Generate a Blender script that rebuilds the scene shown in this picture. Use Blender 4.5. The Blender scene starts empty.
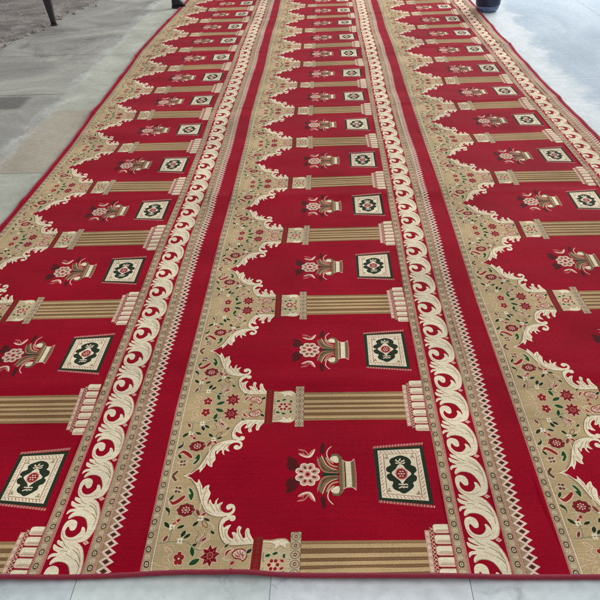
import bpy, math, random
import numpy as np
from mathutils import Vector, Matrix
from mathutils.geometry import delaunay_2d_cdt

random.seed(7); rng = np.random.default_rng(7)
scene = bpy.context.scene
COL = scene.collection
M = 0.6            # one prayer place is 0.6 m along the carpet
U = 1.7946         # width of one row of prayer places, in the same units
ROWS = 17
T0, T1 = -0.0400, U - 0.0400

MOTIF_HALF = [
 ["P","beige",1,[[.021,0],[.021,.5],[.0877,.5],[.1125,.4897],[.1355,.4686],[.1576,.4362],[.1732,.3986],[.1865,.359],[.201,.3257],[.2199,.293],[.246,.2715],[.2794,.2606],[.3205,.2593],[.3246,.263],[.3071,.2578],[.2966,.2343],[.2953,.2034],[.3031,.1679],[.3187,.1331],[.339,.1111],[.3661,.1027],[.4095,.1025],[.4635,.1042],[.4635,.1042],[.52,.1062],[.52,0]]],
 ["P","cream",0,[[.0877,.4929],[.121,.4914],[.1347,.4793],[.1483,.4638],[.1611,.4595],[.1636,.4802],[.177,.4564],[.1868,.4359],[.1888,.4202],[.2019,.4375],[.2194,.4455],[.2196,.4211],[.231,.3981],[.2276,.3727],[.2238,.3476],[.2292,.3299],[.2301,.3559],[.2371,.3586],[.2433,.3419],[.2519,.3336],[.2582,.3346],[.2598,.354],[.2723,.3684],[.2675,.3484],[.2709,.3307],[.2817,.3399],[.2961,.3437],[.2875,.324],[.2898,.3033],[.3043,.287],[.3223,.2816],[.3399,.2879],[.3455,.3029],[.3399,.311],[.3346,.3019],[.3225,.2993],[.3141,.3112],[.3169,.3259],[.3322,.3335],[.3493,.3257],[.3579,.3028],[.3525,.2814],[.3395,.2676],[.3158,.2609],[.2793,.2617],[.2459,.272],[.2199,.293],[.201,.3257],[.1865,.359],[.1732,.3986],[.1576,.4362],[.1357,.4675],[.1127,.4885]]],
 ["E","cream",.01,.01,.3277,.3128],
 ["P","cream",0,[[.3646,.2511],[.361,.2627],[.3491,.2676],[.3246,.263],[.3072,.2567],[.2966,.2343],[.2953,.2034],[.3031,.1679],[.3187,.1331],[.339,.1111],[.366,.1032],[.4094,.103],[.4634,.1057],[.4685,.1119],[.4545,.1324],[.4386,.1622],[.4336,.1863],[.4216,.1914],[.4157,.1698],[.42,.1449],[.411,.1385],[.4033,.1534],[.3935,.1749],[.398,.1961],[.3853,.2064],[.3772,.1902],[.3794,.1665],[.3689,.1736],[.3572,.1706],[.3655,.1526],[.3672,.1378],[.3512,.1467],[.3394,.1677],[.3407,.1904],[.3495,.2143],[.3312,.2093],[.3198,.2002],[.314,.2109],[.3215,.2331],[.3413,.2455],[.3403,.2382],[.353,.234],[.3636,.2401]]],
 ["L","brown",.0035,[[.0877,.4929],[.1125,.4897],[.1355,.4686],[.1576,.4362],[.1732,.3986],[.1865,.359],[.201,.3257],[.2199,.293],[.246,.2715],[.2794,.2606],[.3205,.2593]]],
 ["L","brown",.0035,[[.3246,.263],[.3071,.2578],[.2966,.2343],[.2953,.2034],[.3031,.1679],[.3187,.1331],[.339,.1111],[.3661,.1027],[.4095,.1025],[.4635,.1042]]],
 ["L","sage",.003,[[.1295,.4686],[.15159999999999998,.4362],[.1672,.3986],[.1805,.359],[.195,.3257],[.2139,.293],[.24,.2715],[.2734,.2606],[.3145,.2593]]],
 ["L","tan",.00377,[[.2152,.4125],[.2014,.3842],[.2045,.3422],[.2229,.3038],[.254,.2794]]],
 ["L","tan",.00377,[[.2335,.342],[.249,.3144],[.2666,.2873]]],
 ["L","tan",.00377,[[.2626,.3335],[.2706,.3089],[.2877,.2845]]],
 ["L","tan",.00377,[[.1721,.4506],[.1823,.4157],[.1901,.3814]]],
 ["L","tan",.00377,[[.2862,.3306],[.2831,.3088],[.2965,.2871]]],
 ["L","tan",.00377,[[.2079,.4357],[.2056,.4126],[.1935,.3927]]],
 ["L","tan",.0034799999999999996,[[.3332,.193],[.3268,.1728],[.3394,.1428],[.364,.1207]]],
 ["L","tan",.0034799999999999996,[[.3829,.1952],[.3877,.1674],[.4014,.1376],[.4212,.1155]]],
 ["L","tan",.0034799999999999996,[[.4219,.1748],[.429,.1473],[.449,.1203]]],
 ["L","tan",.0034799999999999996,[[.3159,.2238],[.3087,.2033],[.3153,.1729],[.3262,.1429]]],
 ["L","tan",.0034799999999999996,[[.3704,.16],[.3773,.1377],[.3926,.1181]]],
 ["E","pinkl",.0122,.015860000000000003,.1575,.0522],
 ["E","pinkl",.0122,.015860000000000003,.1434,.067],
 ["E","pinkl",.0122,.015860000000000003,.129,.0528],
 ["E","pinkl",.0122,.015860000000000003,.1342,.0292],
 ["E","pinkl",.0122,.015860000000000003,.1518,.0288],
 ["E","maroonr",.0098,.01274,.1573,.0521],
 ["E","maroonr",.0098,.01274,.1434,.0667],
 ["E","maroonr",.0098,.01274,.1292,.0527],
 ["E","maroonr",.0098,.01274,.1343,.0294],
 ["E","maroonr",.0098,.01274,.1517,.0291],
 ["E","maroon",.01,.01,.1432,.046],
 ["E","pinkl",.0055,.0055,.1432,.046],
 ["P","pinkl",1,[[.3245,.0675],[.3033,.078],[.3061,.1072],[.2855,.0951],[.2716,.1183],[.2635,.0908],[.2411,.0944],[.2503,.0676],[.2325,.0495],[.2537,.039],[.2509,.0098],[.2715,.0219],[.2854,-.0013],[.2935,.0262],[.3159,.0226],[.3067,.0494]]],
 ["P","maroonl",1,[[.321,.0669],[.3003,.0756],[.304,.1035],[.2846,.0907],[.2721,.1138],[.2653,.0869],[.2439,.0917],[.2537,.0665],[.236,.0501],[.2567,.0414],[.253,.0135],[.2724,.0263],[.2849,.0032],[.2917,.0301],[.3131,.0253],[.3033,.0505]]],
 ["P","maroon",1,[[.3121,.0651],[.2948,.0713],[.2987,.0941],[.2831,.0825],[.2734,.1022],[.2687,.0797],[.2511,.0847],[.2601,.0644],[.2449,.0519],[.2622,.0457],[.2583,.0229],[.2739,.0345],[.2836,.0148],[.2883,.0373],[.3059,.0323],[.2969,.0526]]],
 ["E","pink",.014,.017,.2785,.0585],
 ["E","maroonl",.0115,.0145,.2785,.0585],
 ["L","pink",.0016,[[.2904,.0606],[.3076,.0659]]],
 ["L","pink",.0016,[[.2856,.0698],[.2938,.0843]]],
 ["L","pink",.0016,[[.2767,.0723],[.2711,.0876]]],
 ["L","pink",.0016,[[.2688,.0668],[.2527,.0738]]],
 ["L","pink",.0016,[[.2666,.0564],[.2494,.0511]]],
 ["L","pink",.0016,[[.2714,.0472],[.2632,.0327]]],
 ["L","pink",.0016,[[.2803,.0447],[.2859,.0294]]],
 ["L","pink",.0016,[[.2882,.0502],[.3043,.0432]]],
 ["L","pink",.0018,[[.2725,.05450000000000001],[.2795,.0645],[.28450000000000003,.0555]]],
 ["P","pinkl",0,[[.177,.3],[.1732,.3078],[.1679,.3142],[.1668,.3222],[.1635,.3303],[.1549,.3333],[.1463,.3344],[.1394,.3392],[.131,.3428],[.1226,.3392],[.1157,.3344],[.1071,.3333],[.0985,.3303],[.0952,.3222],[.0941,.3142],[.0888,.3078],[.085,.3],[.0888,.2922],[.0941,.2858],[.0952,.2778],[.0985,.2697],[.1071,.2667],[.1157,.2656],[.1226,.2608],[.131,.2572],[.1394,.2608],[.1463,.2656],[.1549,.2667],[.1635,.2697],[.1668,.2778],[.1679,.2858],[.1732,.2922]]],
 ["P","brownr",0,[[.1743,.3],[.1707,.3073],[.1658,.3133],[.1647,.3208],[.1616,.3284],[.1535,.3312],[.1454,.3322],[.1389,.3368],[.131,.3401],[.1231,.3368],[.1166,.3322],[.1085,.3312],[.1004,.3284],[.0973,.3208],[.0962,.3133],[.0913,.3073],[.0877,.3],[.0913,.2927],[.0962,.2867],[.0973,.2792],[.1004,.2716],[.1085,.2688],[.1166,.2678],[.1231,.2632],[.131,.2599],[.1389,.2632],[.1454,.2678],[.1535,.2688],[.1616,.2716],[.1647,.2792],[.1658,.2867],[.1707,.2927]]],
 ["P","maroonl",0,[[.166,.3],[.1634,.3059],[.1597,.3108],[.1584,.3167],[.1557,.3225],[.1493,.3249],[.1429,.3261],[.1374,.3294],[.131,.3318],[.1246,.3294],[.1191,.3261],[.1127,.3249],[.1063,.3225],[.1036,.3167],[.1023,.3108],[.0986,.3059],[.096,.3],[.0986,.2941],[.1023,.2892],[.1036,.2833],[.1063,.2775],[.1127,.2751],[.1191,.2739],[.1246,.2706],[.131,.2682],[.1374,.2706],[.1429,.2739],[.1493,.2751],[.1557,.2775],[.1584,.2833],[.1597,.2892],[.1634,.2941]]],
 ["P","maroon",0,[[.1596,.3],[.1565,.3046],[.1526,.3081],[.1526,.3131],[.1512,.3183],[.1454,.3195],[.14,.3195],[.1361,.323],[.131,.3258],[.1259,.323],[.122,.3195],[.1166,.3195],[.1108,.3183],[.1094,.3131],[.1094,.3081],[.1055,.3046],[.1024,.3],[.1055,.2954],[.1094,.2919],[.1094,.2869],[.1108,.2817],[.1166,.2805],[.122,.2805],[.1259,.277],[.131,.2742],[.1361,.277],[.14,.2805],[.1454,.2805],[.1512,.2817],[.1526,.2869],[.1526,.2919],[.1565,.2954]]],
 ["E","pinkl",.0042,.0042,.1475,.3],
 ["E","pinkl",.0042,.0042,.1427,.3117],
 ["E","pinkl",.0042,.0042,.131,.3165],
 ["E","pinkl",.0042,.0042,.1193,.3117],
 ["E","pinkl",.0042,.0042,.1145,.3],
 ["E","pinkl",.0042,.0042,.1193,.2883],
 ["E","pinkl",.0042,.0042,.131,.2835],
 ["E","pinkl",.0042,.0042,.1427,.2883],
 ["E","pink",.0036,.0036,.1395,.3],
 ["E","pink",.0036,.0036,.1336,.3081],
 ["E","pink",.0036,.0036,.1241,.305],
 ["E","pink",.0036,.0036,.1241,.295],
 ["E","pink",.0036,.0036,.1336,.2919],
 ["E","cream",.0042,.0042,.131,.3],
 ["P","pinkl",0,[[.0324,.3706],[.0565,.3517],[.0777,.3636],[.0992,.3794],[.111,.3925],[.1199,.3736],[.1007,.3449],[.0707,.3222],[.0515,.337]]],
 ["P","maroonr",0,[[.0384,.364],[.0613,.347],[.0788,.358],[.1091,.3854],[.1151,.3736],[.0965,.3468],[.068,.3286],[.0526,.3416]]],
 ["P","sagel",0,[[.1175,.4283],[.1332,.4296],[.1522,.4112],[.1608,.3826],[.1489,.3477],[.1392,.3594],[.1245,.3877],[.126,.4019]]],
 ["P","green",0,[[.1243,.4234],[.1388,.4199],[.1533,.3874],[.1457,.3556],[.1289,.3895],[.1404,.3913]]],
 ["P","sagel",0,[[.0301,.3179],[.0478,.3164],[.0642,.2959],[.0662,.2736],[.0553,.2516],[.0554,.2781],[.0364,.2961]]],
 ["P","dgreen",0,[[.0347,.3142],[.0511,.3096],[.0613,.287],[.0555,.2582],[.0557,.2826],[.0409,.297]]],
 ["L","pinkl",.02,[[.036,.5],[.045,.515],[.06,.534]]],
 ["L","brown",.014,[[.037,.5],[.045,.514],[.058,.531]]],
 ["P","beige",1,[[.0847,.5],[.1177,.5],[.1117,.494],[.0937,.497]]],
 ["L","cream",.0065,[[.0897,.4995],[.1057,.494],[.1217,.484]]],
 ["E","pinkl",.0098,.01274,.0832,.4268],
 ["E","pinkl",.0098,.01274,.0669,.4269],
 ["E","pinkl",.0098,.01274,.0668,.4066],
 ["E","pinkl",.0098,.01274,.0831,.4065],
 ["E","brown",.0074,.00962,.0828,.4264],
 ["E","brown",.0074,.00962,.0673,.4265],
 ["E","brown",.0074,.00962,.0672,.407],
 ["E","brown",.0074,.00962,.0827,.4069],
 ["E","pink",.003,.003,.075,.4167],
 ["L","sagel",.0046,[[.04,.405],[.06,.42],[.085,.412],[.1,.395]]],
 ["L","pinkl",.0033,[[.043000000000000003,.40800000000000003],[.063,.423],[.08800000000000001,.415],[.10300000000000001,.398]]],
 ["L","sagel",.0046,[[.05,.37],[.042,.34],[.06,.31]]],
 ["L","pinkl",.0033,[[.053000000000000005,.373],[.045000000000000005,.343],[.063,.313]]],
 ["L","sagel",.0046,[[.175,.285],[.195,.305],[.19,.34]]],
 ["L","pinkl",.0033,[[.178,.288],[.198,.308],[.193,.343]]],
 ["L","sagel",.0046,[[.205,.21],[.235,.225],[.262,.215],[.275,.19]]],
 ["L","pinkl",.0033,[[.208,.213],[.238,.228],[.265,.218],[.278,.193]]],
 ["L","sagel",.0046,[[.2,.13],[.225,.15],[.235,.18]]],
 ["L","pinkl",.0033,[[.203,.133],[.228,.153],[.238,.183]]],
 ["L","sagel",.0046,[[.235,.07],[.225,.1],[.24,.125]]],
 ["L","pinkl",.0033,[[.238,.07300000000000001],[.228,.10300000000000001],[.243,.128]]],
 ["L","sagel",.0046,[[.32,.075],[.335,.1],[.36,.115]]],
 ["L","pinkl",.0033,[[.323,.078],[.338,.10300000000000001],[.363,.11800000000000001]]],
 ["L","sagel",.0046,[[.33,.045],[.35,.03],[.37,.03]]],
 ["L","pinkl",.0033,[[.333,.048],[.353,.033],[.373,.033]]],
 ["P","sagel",1,[[.042864968472960854,.34747875676627005],[.04121643431684683,.3574383450471567],[.041895410189477775,.3662988313700249],[.044457513532540086,.3742700630540783],[.04898543120750387,.38131299352584486],[.05539647635289902,.38746666935879664],[.06413503152703746,.3925212432337307],[.06578356568315318,.3825616549528433],[.06510458981052222,.3737011686299751],[.06254248646745991,.3657299369459217],[.05801456879249613,.35868700647415513],[.051603523647100975,.35253333064120335]]],
 ["P","dgreen",1,[[.045,.352],[.04419785206774438,.35971675504208367],[.04502496115561024,.3666641387135544],[.04717025947277806,.3729890441378548],[.05069162782227691,.3786641387135544],[.055531185401077716,.3837167550420837],[.06199999999999882,.38800000000000057],[.06280214793225562,.3802832449579163],[.061975038844389756,.3733358612864456],[.05982974052722194,.3670109558621452],[.05630837217772309,.36133586128644557],[.05146881459892228,.3562832449579163]]],
 ["P","sagel",1,[[.18096797502072148,.09504318168186242],[.1837456663921744,.10455861393862936],[.18812161849181933,.11189459974786181],[.1937906815319111,.1174672524564849],[.20080963514467168,.12119914529328688],[.20912169969787914,.12316770502947946],[.21903202497927737,.12295681831813916],[.2162543336078256,.11344138606137064],[.2118783815081807,.10610540025213819],[.20620931846808893,.1005327475435151],[.19919036485532834,.09680085470671312],[.19087830030212086,.09483229497052054]]],
 ["P","dgreen",1,[[.185,.098],[.1874526307464477,.10514035201241982],[.19104687629874678,.110723956562315],[.19556477252279364,.11504803746891779],[.20104687629874676,.11805728989564833],[.20745263074644768,.11980701867908648],[.21499999999999916,.12000000000000112],[.2125473692535523,.11285964798758018],[.2089531237012532,.107276043437685],[.20443522747720638,.10295196253108221],[.19895312370125323,.09994271010435167],[.19254736925355231,.09819298132091352]]],
 ["P","pinkl",1,[[.20168713058898483,.2582550171875481],[.20253799090964203,.2674518913856475],[.20522035207480363,.27502859175976224],[.20938453265634138,.2812944518809288],[.21509559834881373,.2861919136347301],[.22228848345766222,.2897785351355833],[.2313128694110138,.29174498281245304],[.23046200909035797,.2825481086143525],[.22777964792519637,.27497140824023775],[.2236154673436586,.26870554811907116],[.21790440165118627,.26380808636526987],[.21071151654233777,.26022146486441666]]],
 ["P","maroonr",1,[[.205,.262],[.20603712719583214,.2688069003011228],[.2083273865484305,.27450526061741404],[.21163152234381252,.27930673023431973],[.21599405321509715,.2831719272840807],[.2213704605291655,.2861402336344561],[.2279999999999991,.28800000000000076],[.22696287280416785,.2811930996988771],[.2246726134515695,.27549473938258595],[.22136847765618747,.2706932697656803],[.21700594678490284,.2668280727159193],[.2116295394708345,.2638597663655438]]],
 ["P","pinkl",1,[[.08215395010584847,.2078890390417811],[.08185260472275221,.21653502024300694],[.08345592850409854,.22386238433038794],[.08660027027520599,.23012288980947276],[.09135329510019956,.2352696916358672],[.09764733791495425,.2393496348539655],[.10584604989415015,.24211096095821982],[.10614739527724779,.23346497975699304],[.10454407149590146,.22613761566961205],[.10139972972479401,.2198771101905272],[.09664670489980044,.2147303083641328],[.09035266208504575,.2106503651460345]]],
 ["P","maroonl",1,[[.085,.212],[.08516664754590217,.21829488503232414],[.08660307453476604,.2237106919887517],[.08906684685013733,.22841525987298184],[.09260307453476604,.2323773586554184],[.09716664754590215,.23562821836565748],[.10299999999999908,.23800000000000063],[.10283335245409783,.23170511496767585],[.10139692546523396,.22628930801124827],[.09893315314986267,.22158474012701812],[.09539692546523396,.2176226413445816],[.09083335245409785,.2143717816343425]]],
 ["P","pinkl",1,[[.060015444246572666,.12041071482019929],[.058071925161065754,.13038679914282808],[.05849094370703785,.13934124557076324],[.06082142964039858,.14746911150685468],[.06514731420932274,.15473410235729707],[.07138466616563555,.1611725127158957],[.07998455575342563,.16658928517980146],[.08192807483893425,.15661320085717192],[.08150905629296215,.14765875442923676],[.07917857035960144,.13953088849314535],[.07485268579067726,.13226589764270294],[.06861533383436445,.1258274872841043]]],
 ["P","brownr",1,[[.062,.125],[.06097647363101212,.13276242581721998],[.061606723604059534,.13980970510815444],[.06357500074827901,.1462783780547983],[.06694005693739288,.15214303844148777],[.07164314029767879,.15742909248388665],[.0779999999999988,.16200000000000053],[.07902352636898788,.15423757418278],[.07839327639594046,.14719029489184557],[.076424999251721,.14072162194520174],[.07305994306260712,.13485696155851223],[.06835685970232121,.12957090751611333]]],
 ["P","sagel",1,[[.33146446609406727,.09146446609406726],[.33202423804486414,.09892838341389218],[.3341310716483919,.10484523908098625],[.3374895923599144,.10951040764008566],[.34215476091901376,.11286892835160807],[.3480716165861078,.11497576195513583],[.3555355339059316,.11553553390593387],[.35497576195513586,.10807161658610782],[.3528689283516081,.10215476091901375],[.3495104076400857,.09748959235991436],[.34484523908098624,.09413107164839193],[.3389283834138922,.09202423804486418]]],
 ["P","dgreen",1,[[.335,.095],[.3355996392433537,.10006702742331297],[.33720031837965087,.10413301495368248],[.339610912703474,.10738908729652602],[.3428669850463175,.10979968162034914],[.346932972576687,.1114003607566463],[.35199999999999926,.11200000000000072],[.35140036075664627,.10693297257668702],[.34979968162034913,.10286698504631753],[.34738908729652607,.099610912703474],[.3441330149536825,.09720031837965086],[.34006702742331296,.09559963924335368]]],
 ["P","pinkl",1,[[.22663663603001843,.12430029963302028],[.22726623493370057,.13267734134896356],[.2296099598722153,.13949608666960453],[.2333405393394365,.1450540551459668],[.23851886918553633,.14929588691425766],[.24508405356034266,.15227694183826984],[.2533633639699803,.15369970036698086],[.2527337650662994,.14532265865103644],[.2503900401277847,.13850391333039547],[.2466594606605635,.13294594485403316],[.24148113081446368,.12870411308574234],[.23491594643965735,.12572305816173016]]],
 ["P","maroonl",1,[[.23,.128],[.23078342949801442,.1339847610624111],[.2327096096859172,.1389306578612874],[.23556035955962432,.1430360367639779],[.23937627635258388,.14626399119462072],[.24411676283134776,.14865142772907777],[.24999999999999917,.15000000000000074],[.2492165705019856,.14401523893758886],[.24729039031408281,.1390693421387126],[.24443964044037567,.13496396323602214],[.24062372364741613,.13173600880537928],[.23588323716865225,.1293485722709222]]],
 ["P","sagel",1,[[.25846446609406726,.18853553390593275],[.2668345096120703,.18788188815331394],[.27347548422408,.18549917349470185],[.27871751442127224,.18171751442127218],[.2824991734947019,.17647548422408002],[.28488188815331394,.1698345096120703],[.285535533905934,.16146446609406853],[.2771654903879297,.16211811184668606],[.27052451577591996,.16450082650529815],[.2652824855787278,.1682824855787278],[.2615008265052981,.17352451577591999],[.25911811184668604,.1801654903879297]]],
 ["P","dgreen",1,[[.262,.185],[.2679731536214911,.18430648695482443],[.27276326009677626,.18242992676344294],[.2765961940777126,.17959619407771255],[.2794299267634429,.17576326009677626],[.2813064869548244,.1709731536214911],[.2820000000000008,.16500000000000087],[.27602684637850883,.16569351304517557],[.2712367399032237,.16757007323655707],[.26740380592228746,.17040380592228743],[.26457007323655707,.17423673990322375],[.2626935130451755,.1790268463785089]]],
 ["L","sagel",.0066,[[.0421,.1187],[.0637,.1206],[.0834,.1259],[.0885,.1515],[.0898,.1791],[.0877,.1995]]],
 ["L","teal",.0034,[[.0421,.1187],[.0637,.1206],[.0834,.1259],[.0885,.1515],[.0898,.1791],[.0877,.1995]]],
 ["L","sagel",.0066,[[.0835,.1254],[.1085,.1282],[.1359,.1301],[.1612,.1289],[.1861,.1117],[.2113,.0909],[.2386,.0831]]],
 ["L","teal",.0034,[[.0835,.1254],[.1085,.1282],[.1359,.1301],[.1612,.1289],[.1861,.1117],[.2113,.0909],[.2386,.0831]]],
 ["L","sagel",.0042,[[.0944,.1214],[.1085,.1097],[.1229,.0798]]],
 ["L","pinkl",.0039,[[.0937,.0737],[.0781,.0866],[.0738,.0992],[.0891,.0972],[.1052,.0817],[.1102,.0736]]],
 ["L","pinkl",.0039,[[.1108,.0703],[.0961,.0618],[.0946,.043],[.1081,.029]]],
 ["L","creamd",.0024,[[.0875,.0571],[.0731,.0534],[.0724,.0361],[.0878,.0235],[.1033,.0253]]],
 ["L","creamd",.0024,[[.0906,.2461],[.0967,.2619],[.1062,.2724]]],
 ["L","sagel",.0039,[[.0692,.262],[.0866,.2672],[.0982,.2539],[.0769,.2462],[.0663,.2306]]],
 ["P","sagel",1,[[.0436,.2372],[.0551,.2348],[.064,.2303],[.0709,.2241],[.0755,.2161],[.078,.2064],[.0779,.1946],[.0664,.197],[.0575,.2015],[.0506,.2077],[.046,.2157],[.0435,.2254]]],
 ["P","dgreen",1,[[.0467,.2333],[.0556,.2309],[.0627,.227],[.0681,.2219],[.072,.2154],[.0744,.2077],[.0748,.1985],[.0659,.2009],[.0588,.2048],[.0534,.2099],[.0495,.2164],[.0471,.2241]]],
 ["P","sagel",1,[[.1045,.1945],[.1084,.2043],[.1137,.2114],[.1201,.2163],[.1278,.2189],[.1367,.2193],[.147,.2169],[.1431,.2071],[.1378,.2],[.1314,.1951],[.1237,.1925],[.1148,.1921]]],
 ["P","dgreen",1,[[.1089,.1968],[.1122,.2041],[.1166,.2094],[.1218,.2132],[.1278,.2154],[.1347,.216],[.1426,.2146],[.1393,.2073],[.1349,.202],[.1297,.1982],[.1237,.196],[.1168,.1954]]],
 ["P","pink",1,[[.0929,.2241],[.0932,.2325],[.0952,.2392],[.0987,.2446],[.1038,.2485],[.1103,.2512],[.1186,.2522],[.1183,.2438],[.1163,.2371],[.1128,.2317],[.1077,.2278],[.1012,.2251]]],
 ["P","maroonl",1,[[.0963,.2278],[.0969,.2336],[.0987,.2383],[.1013,.2422],[.105,.2452],[.1095,.2474],[.1152,.2485],[.1146,.2427],[.1128,.238],[.1102,.2341],[.1065,.2311],[.102,.2289]]],
 ["P","sagel",1,[[.136,.1451],[.1317,.1554],[.1305,.1647],[.1319,.1731],[.136,.1806],[.1426,.1871],[.1524,.1926],[.1567,.1823],[.1579,.173],[.1565,.1646],[.1524,.1571],[.1458,.1506]]],
 ["P","dgreen",1,[[.1376,.1498],[.1346,.1579],[.134,.1653],[.1352,.172],[.1384,.178],[.1434,.1833],[.1508,.1879],[.1538,.1798],[.1544,.1724],[.1532,.1657],[.15,.1597],[.145,.1544]]],
 ["P","sagel",1,[[.1463,.1393],[.1472,.1498],[.1503,.1582],[.1551,.1648],[.1618,.1695],[.1702,.1724],[.1808,.1731],[.1799,.1626],[.1768,.1542],[.172,.1476],[.1653,.1429],[.1569,.14]]],
 ["P","dgreen",1,[[.1499,.1428],[.151,.1508],[.1537,.1571],[.1576,.1623],[.1628,.1661],[.1692,.1686],[.1772,.1696],[.1761,.1616],[.1734,.1553],[.1695,.1501],[.1643,.1463],[.1579,.1438]]],
 ["P","pink",1,[[.1776,.3086],[.1868,.3029],[.1936,.296],[.1985,.2883],[.2015,.2796],[.2026,.27],[.2014,.2593],[.1922,.265],[.1854,.2719],[.1805,.2796],[.1775,.2883],[.1764,.2979]]],
 ["P","brownr",1,[[.1798,.3041],[.1864,.299],[.1915,.2932],[.1954,.2868],[.198,.2797],[.1993,.2721],[.1992,.2638],[.1926,.2689],[.1875,.2747],[.1836,.2811],[.181,.2882],[.1797,.2958]]],
 ["P","sagel",1,[[.1752,.2034],[.1741,.2138],[.1756,.2224],[.1791,.2295],[.1847,.2351],[.1924,.2392],[.2025,.2416],[.2036,.2312],[.2021,.2226],[.1986,.2155],[.193,.2099],[.1853,.2058]]],
 ["P","dgreen",1,[[.1781,.2075],[.1777,.2153],[.1791,.2219],[.1819,.2275],[.1863,.2319],[.192,.2353],[.1996,.2375],[.2,.2297],[.1986,.2231],[.1958,.2175],[.1914,.2131],[.1857,.2097]]],
 ["P","sagel",1,[[.2153,.2554],[.2249,.2576],[.2331,.2573],[.2404,.2549],[.2465,.2505],[.2516,.244],[.2554,.2349],[.2458,.2327],[.2376,.233],[.2303,.2354],[.2242,.2398],[.2191,.2463]]],
 ["P","dgreen",1,[[.2198,.2531],[.2269,.2543],[.2332,.2538],[.2388,.2518],[.2436,.2485],[.2477,.2437],[.2509,.2372],[.2438,.236],[.2375,.2365],[.2319,.2385],[.2271,.2418],[.223,.2466]]],
 ["P","brownr",1,[[.2157,.2415],[.226,.2381],[.234,.2331],[.2399,.2267],[.2439,.2188],[.2458,.2096],[.2453,.1987],[.235,.2021],[.227,.2071],[.2211,.2135],[.2171,.2214],[.2152,.2306]]],
 ["P","beige",1,[[.2185,.2374],[.2263,.2343],[.2324,.2299],[.2371,.2247],[.2404,.2184],[.2423,.2112],[.2425,.2028],[.2347,.2059],[.2286,.2103],[.2239,.2155],[.2206,.2218],[.2187,.229]]],
 ["E","cream",.0062,.00806,.0934,.2111],
 ["E","cream",.0062,.00806,.0814,.2112],
 ["E","cream",.0062,.00806,.0814,.1961],
 ["E","cream",.0062,.00806,.0934,.196],
 ["E","dbrown",.0036,.0036,.0874,.2036],
 ["E","cream",.0062,.00806,.1416,.139],
 ["E","cream",.0062,.00806,.1296,.1391],
 ["E","cream",.0062,.00806,.1296,.124],
 ["E","cream",.0062,.00806,.1416,.1239],
 ["E","dbrown",.0036,.0036,.1356,.1315],
 ["E","cream",.0062,.00806,.2122,.2607],
 ["E","cream",.0062,.00806,.2002,.2608],
 ["E","cream",.0062,.00806,.2002,.2457],
 ["E","cream",.0062,.00806,.2122,.2456],
 ["E","dbrown",.0036,.0036,.2062,.2532],
 ["P","sagel",1,[[.1903,.1102],[.2001,.102],[.2066,.0928],[.2105,.0831],[.2117,.0726],[.2102,.0615],[.2055,.0496],[.1957,.0578],[.1892,.067],[.1853,.0767],[.1841,.0872],[.1856,.0983]]],
 ["P","green",1,[[.1915,.1054],[.1989,.0982],[.204,.0905],[.2071,.0822],[.2082,.0735],[.2075,.0642],[.2043,.0544],[.1969,.0616],[.1918,.0693],[.1887,.0776],[.1876,.0863],[.1883,.0956]]],
 ["P","sagel",1,[[.1876,.0133],[.1917,.0266],[.1979,.0364],[.2059,.0434],[.2157,.0474],[.2273,.0486],[.2411,.0463],[.237,.033],[.2308,.0232],[.2228,.0162],[.213,.0122],[.2014,.011]]],
 ["P","green",1,[[.1919,.0159],[.1956,.0266],[.201,.0346],[.2078,.0404],[.216,.0439],[.2255,.0452],[.2368,.0437],[.2331,.033],[.2277,.025],[.2209,.0192],[.2127,.0157],[.2032,.0144]]],
 ["L","pinkl",.0062,[[.1929,.1861],[.2137,.1717],[.2056,.1443],[.2053,.1279],[.222,.1197],[.2291,.1442],[.2405,.1666],[.2333,.175]]],
 ["L","dbrown",.003,[[.1929,.1861],[.2137,.1717],[.2056,.1443],[.2053,.1279],[.222,.1197],[.2291,.1442],[.2405,.1666],[.2333,.175]]],
 ["L","pinkl",.0039,[[.2506,.1732],[.2647,.1523],[.253,.1318],[.2329,.1196]]],
 ["L","sagel",.0066,[[.0767,.17],[.0916,.1893],[.0915,.1977]]],
 ["L","teal",.0034,[[.0767,.17],[.0916,.1893],[.0915,.1977]]],
 ["L","pinkl",.0042,[[.1074,.2251],[.0965,.2425],[.1085,.26]]],
 ["L","sagel",.0066,[[.1597,.2953],[.1885,.2595],[.2062,.2532]]],
 ["L","teal",.0034,[[.1597,.2953],[.1885,.2595],[.2062,.2532]]],
 ["P","pinkl",0,[[.3436,.0459],[.3394,.0656],[.3469,.0822],[.3611,.0893],[.3789,.0854],[.3769,.0759],[.361,.0721],[.3543,.0561],[.3481,.0445]]],
 ["P","maroonr",0,[[.3457,.0501],[.3436,.0665],[.3515,.0798],[.3748,.0835],[.3606,.0759],[.3512,.0609]]],
 ["P","maroonl",0,[[.3708,.0617],[.3795,.0797],[.3975,.0844],[.4134,.0852],[.4286,.0757],[.4377,.0568],[.4375,.0372],[.4233,.0179],[.4127,.0303],[.3888,.035],[.3757,.049]]],
 ["P","pinkl",0,[[.3761,.0608],[.3849,.0739],[.3981,.0796],[.4119,.0795],[.4247,.0719],[.4336,.0558],[.4329,.0409],[.4225,.0257],[.4121,.0364],[.3903,.0411],[.3797,.0514]]],
 ["L","maroonl",.0034,[[.3837,.0617],[.3934,.0513],[.4088,.0475]]],
 ["L","maroonl",.0034,[[.393,.0749],[.3988,.0607],[.4105,.0513]]],
 ["L","maroonl",.0034,[[.4056,.0772],[.4071,.063],[.4169,.0512]]],
 ["L","maroonl",.0034,[[.4193,.07],[.4162,.0583],[.4234,.0419]]],
 ["L","maroonl",.0034,[[.4293,.0559],[.4225,.0512],[.4218,.0326]]],
 ["L","maroonl",.0034,[[.386,.049],[.4006,.0443],[.4155,.0442]]],
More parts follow.
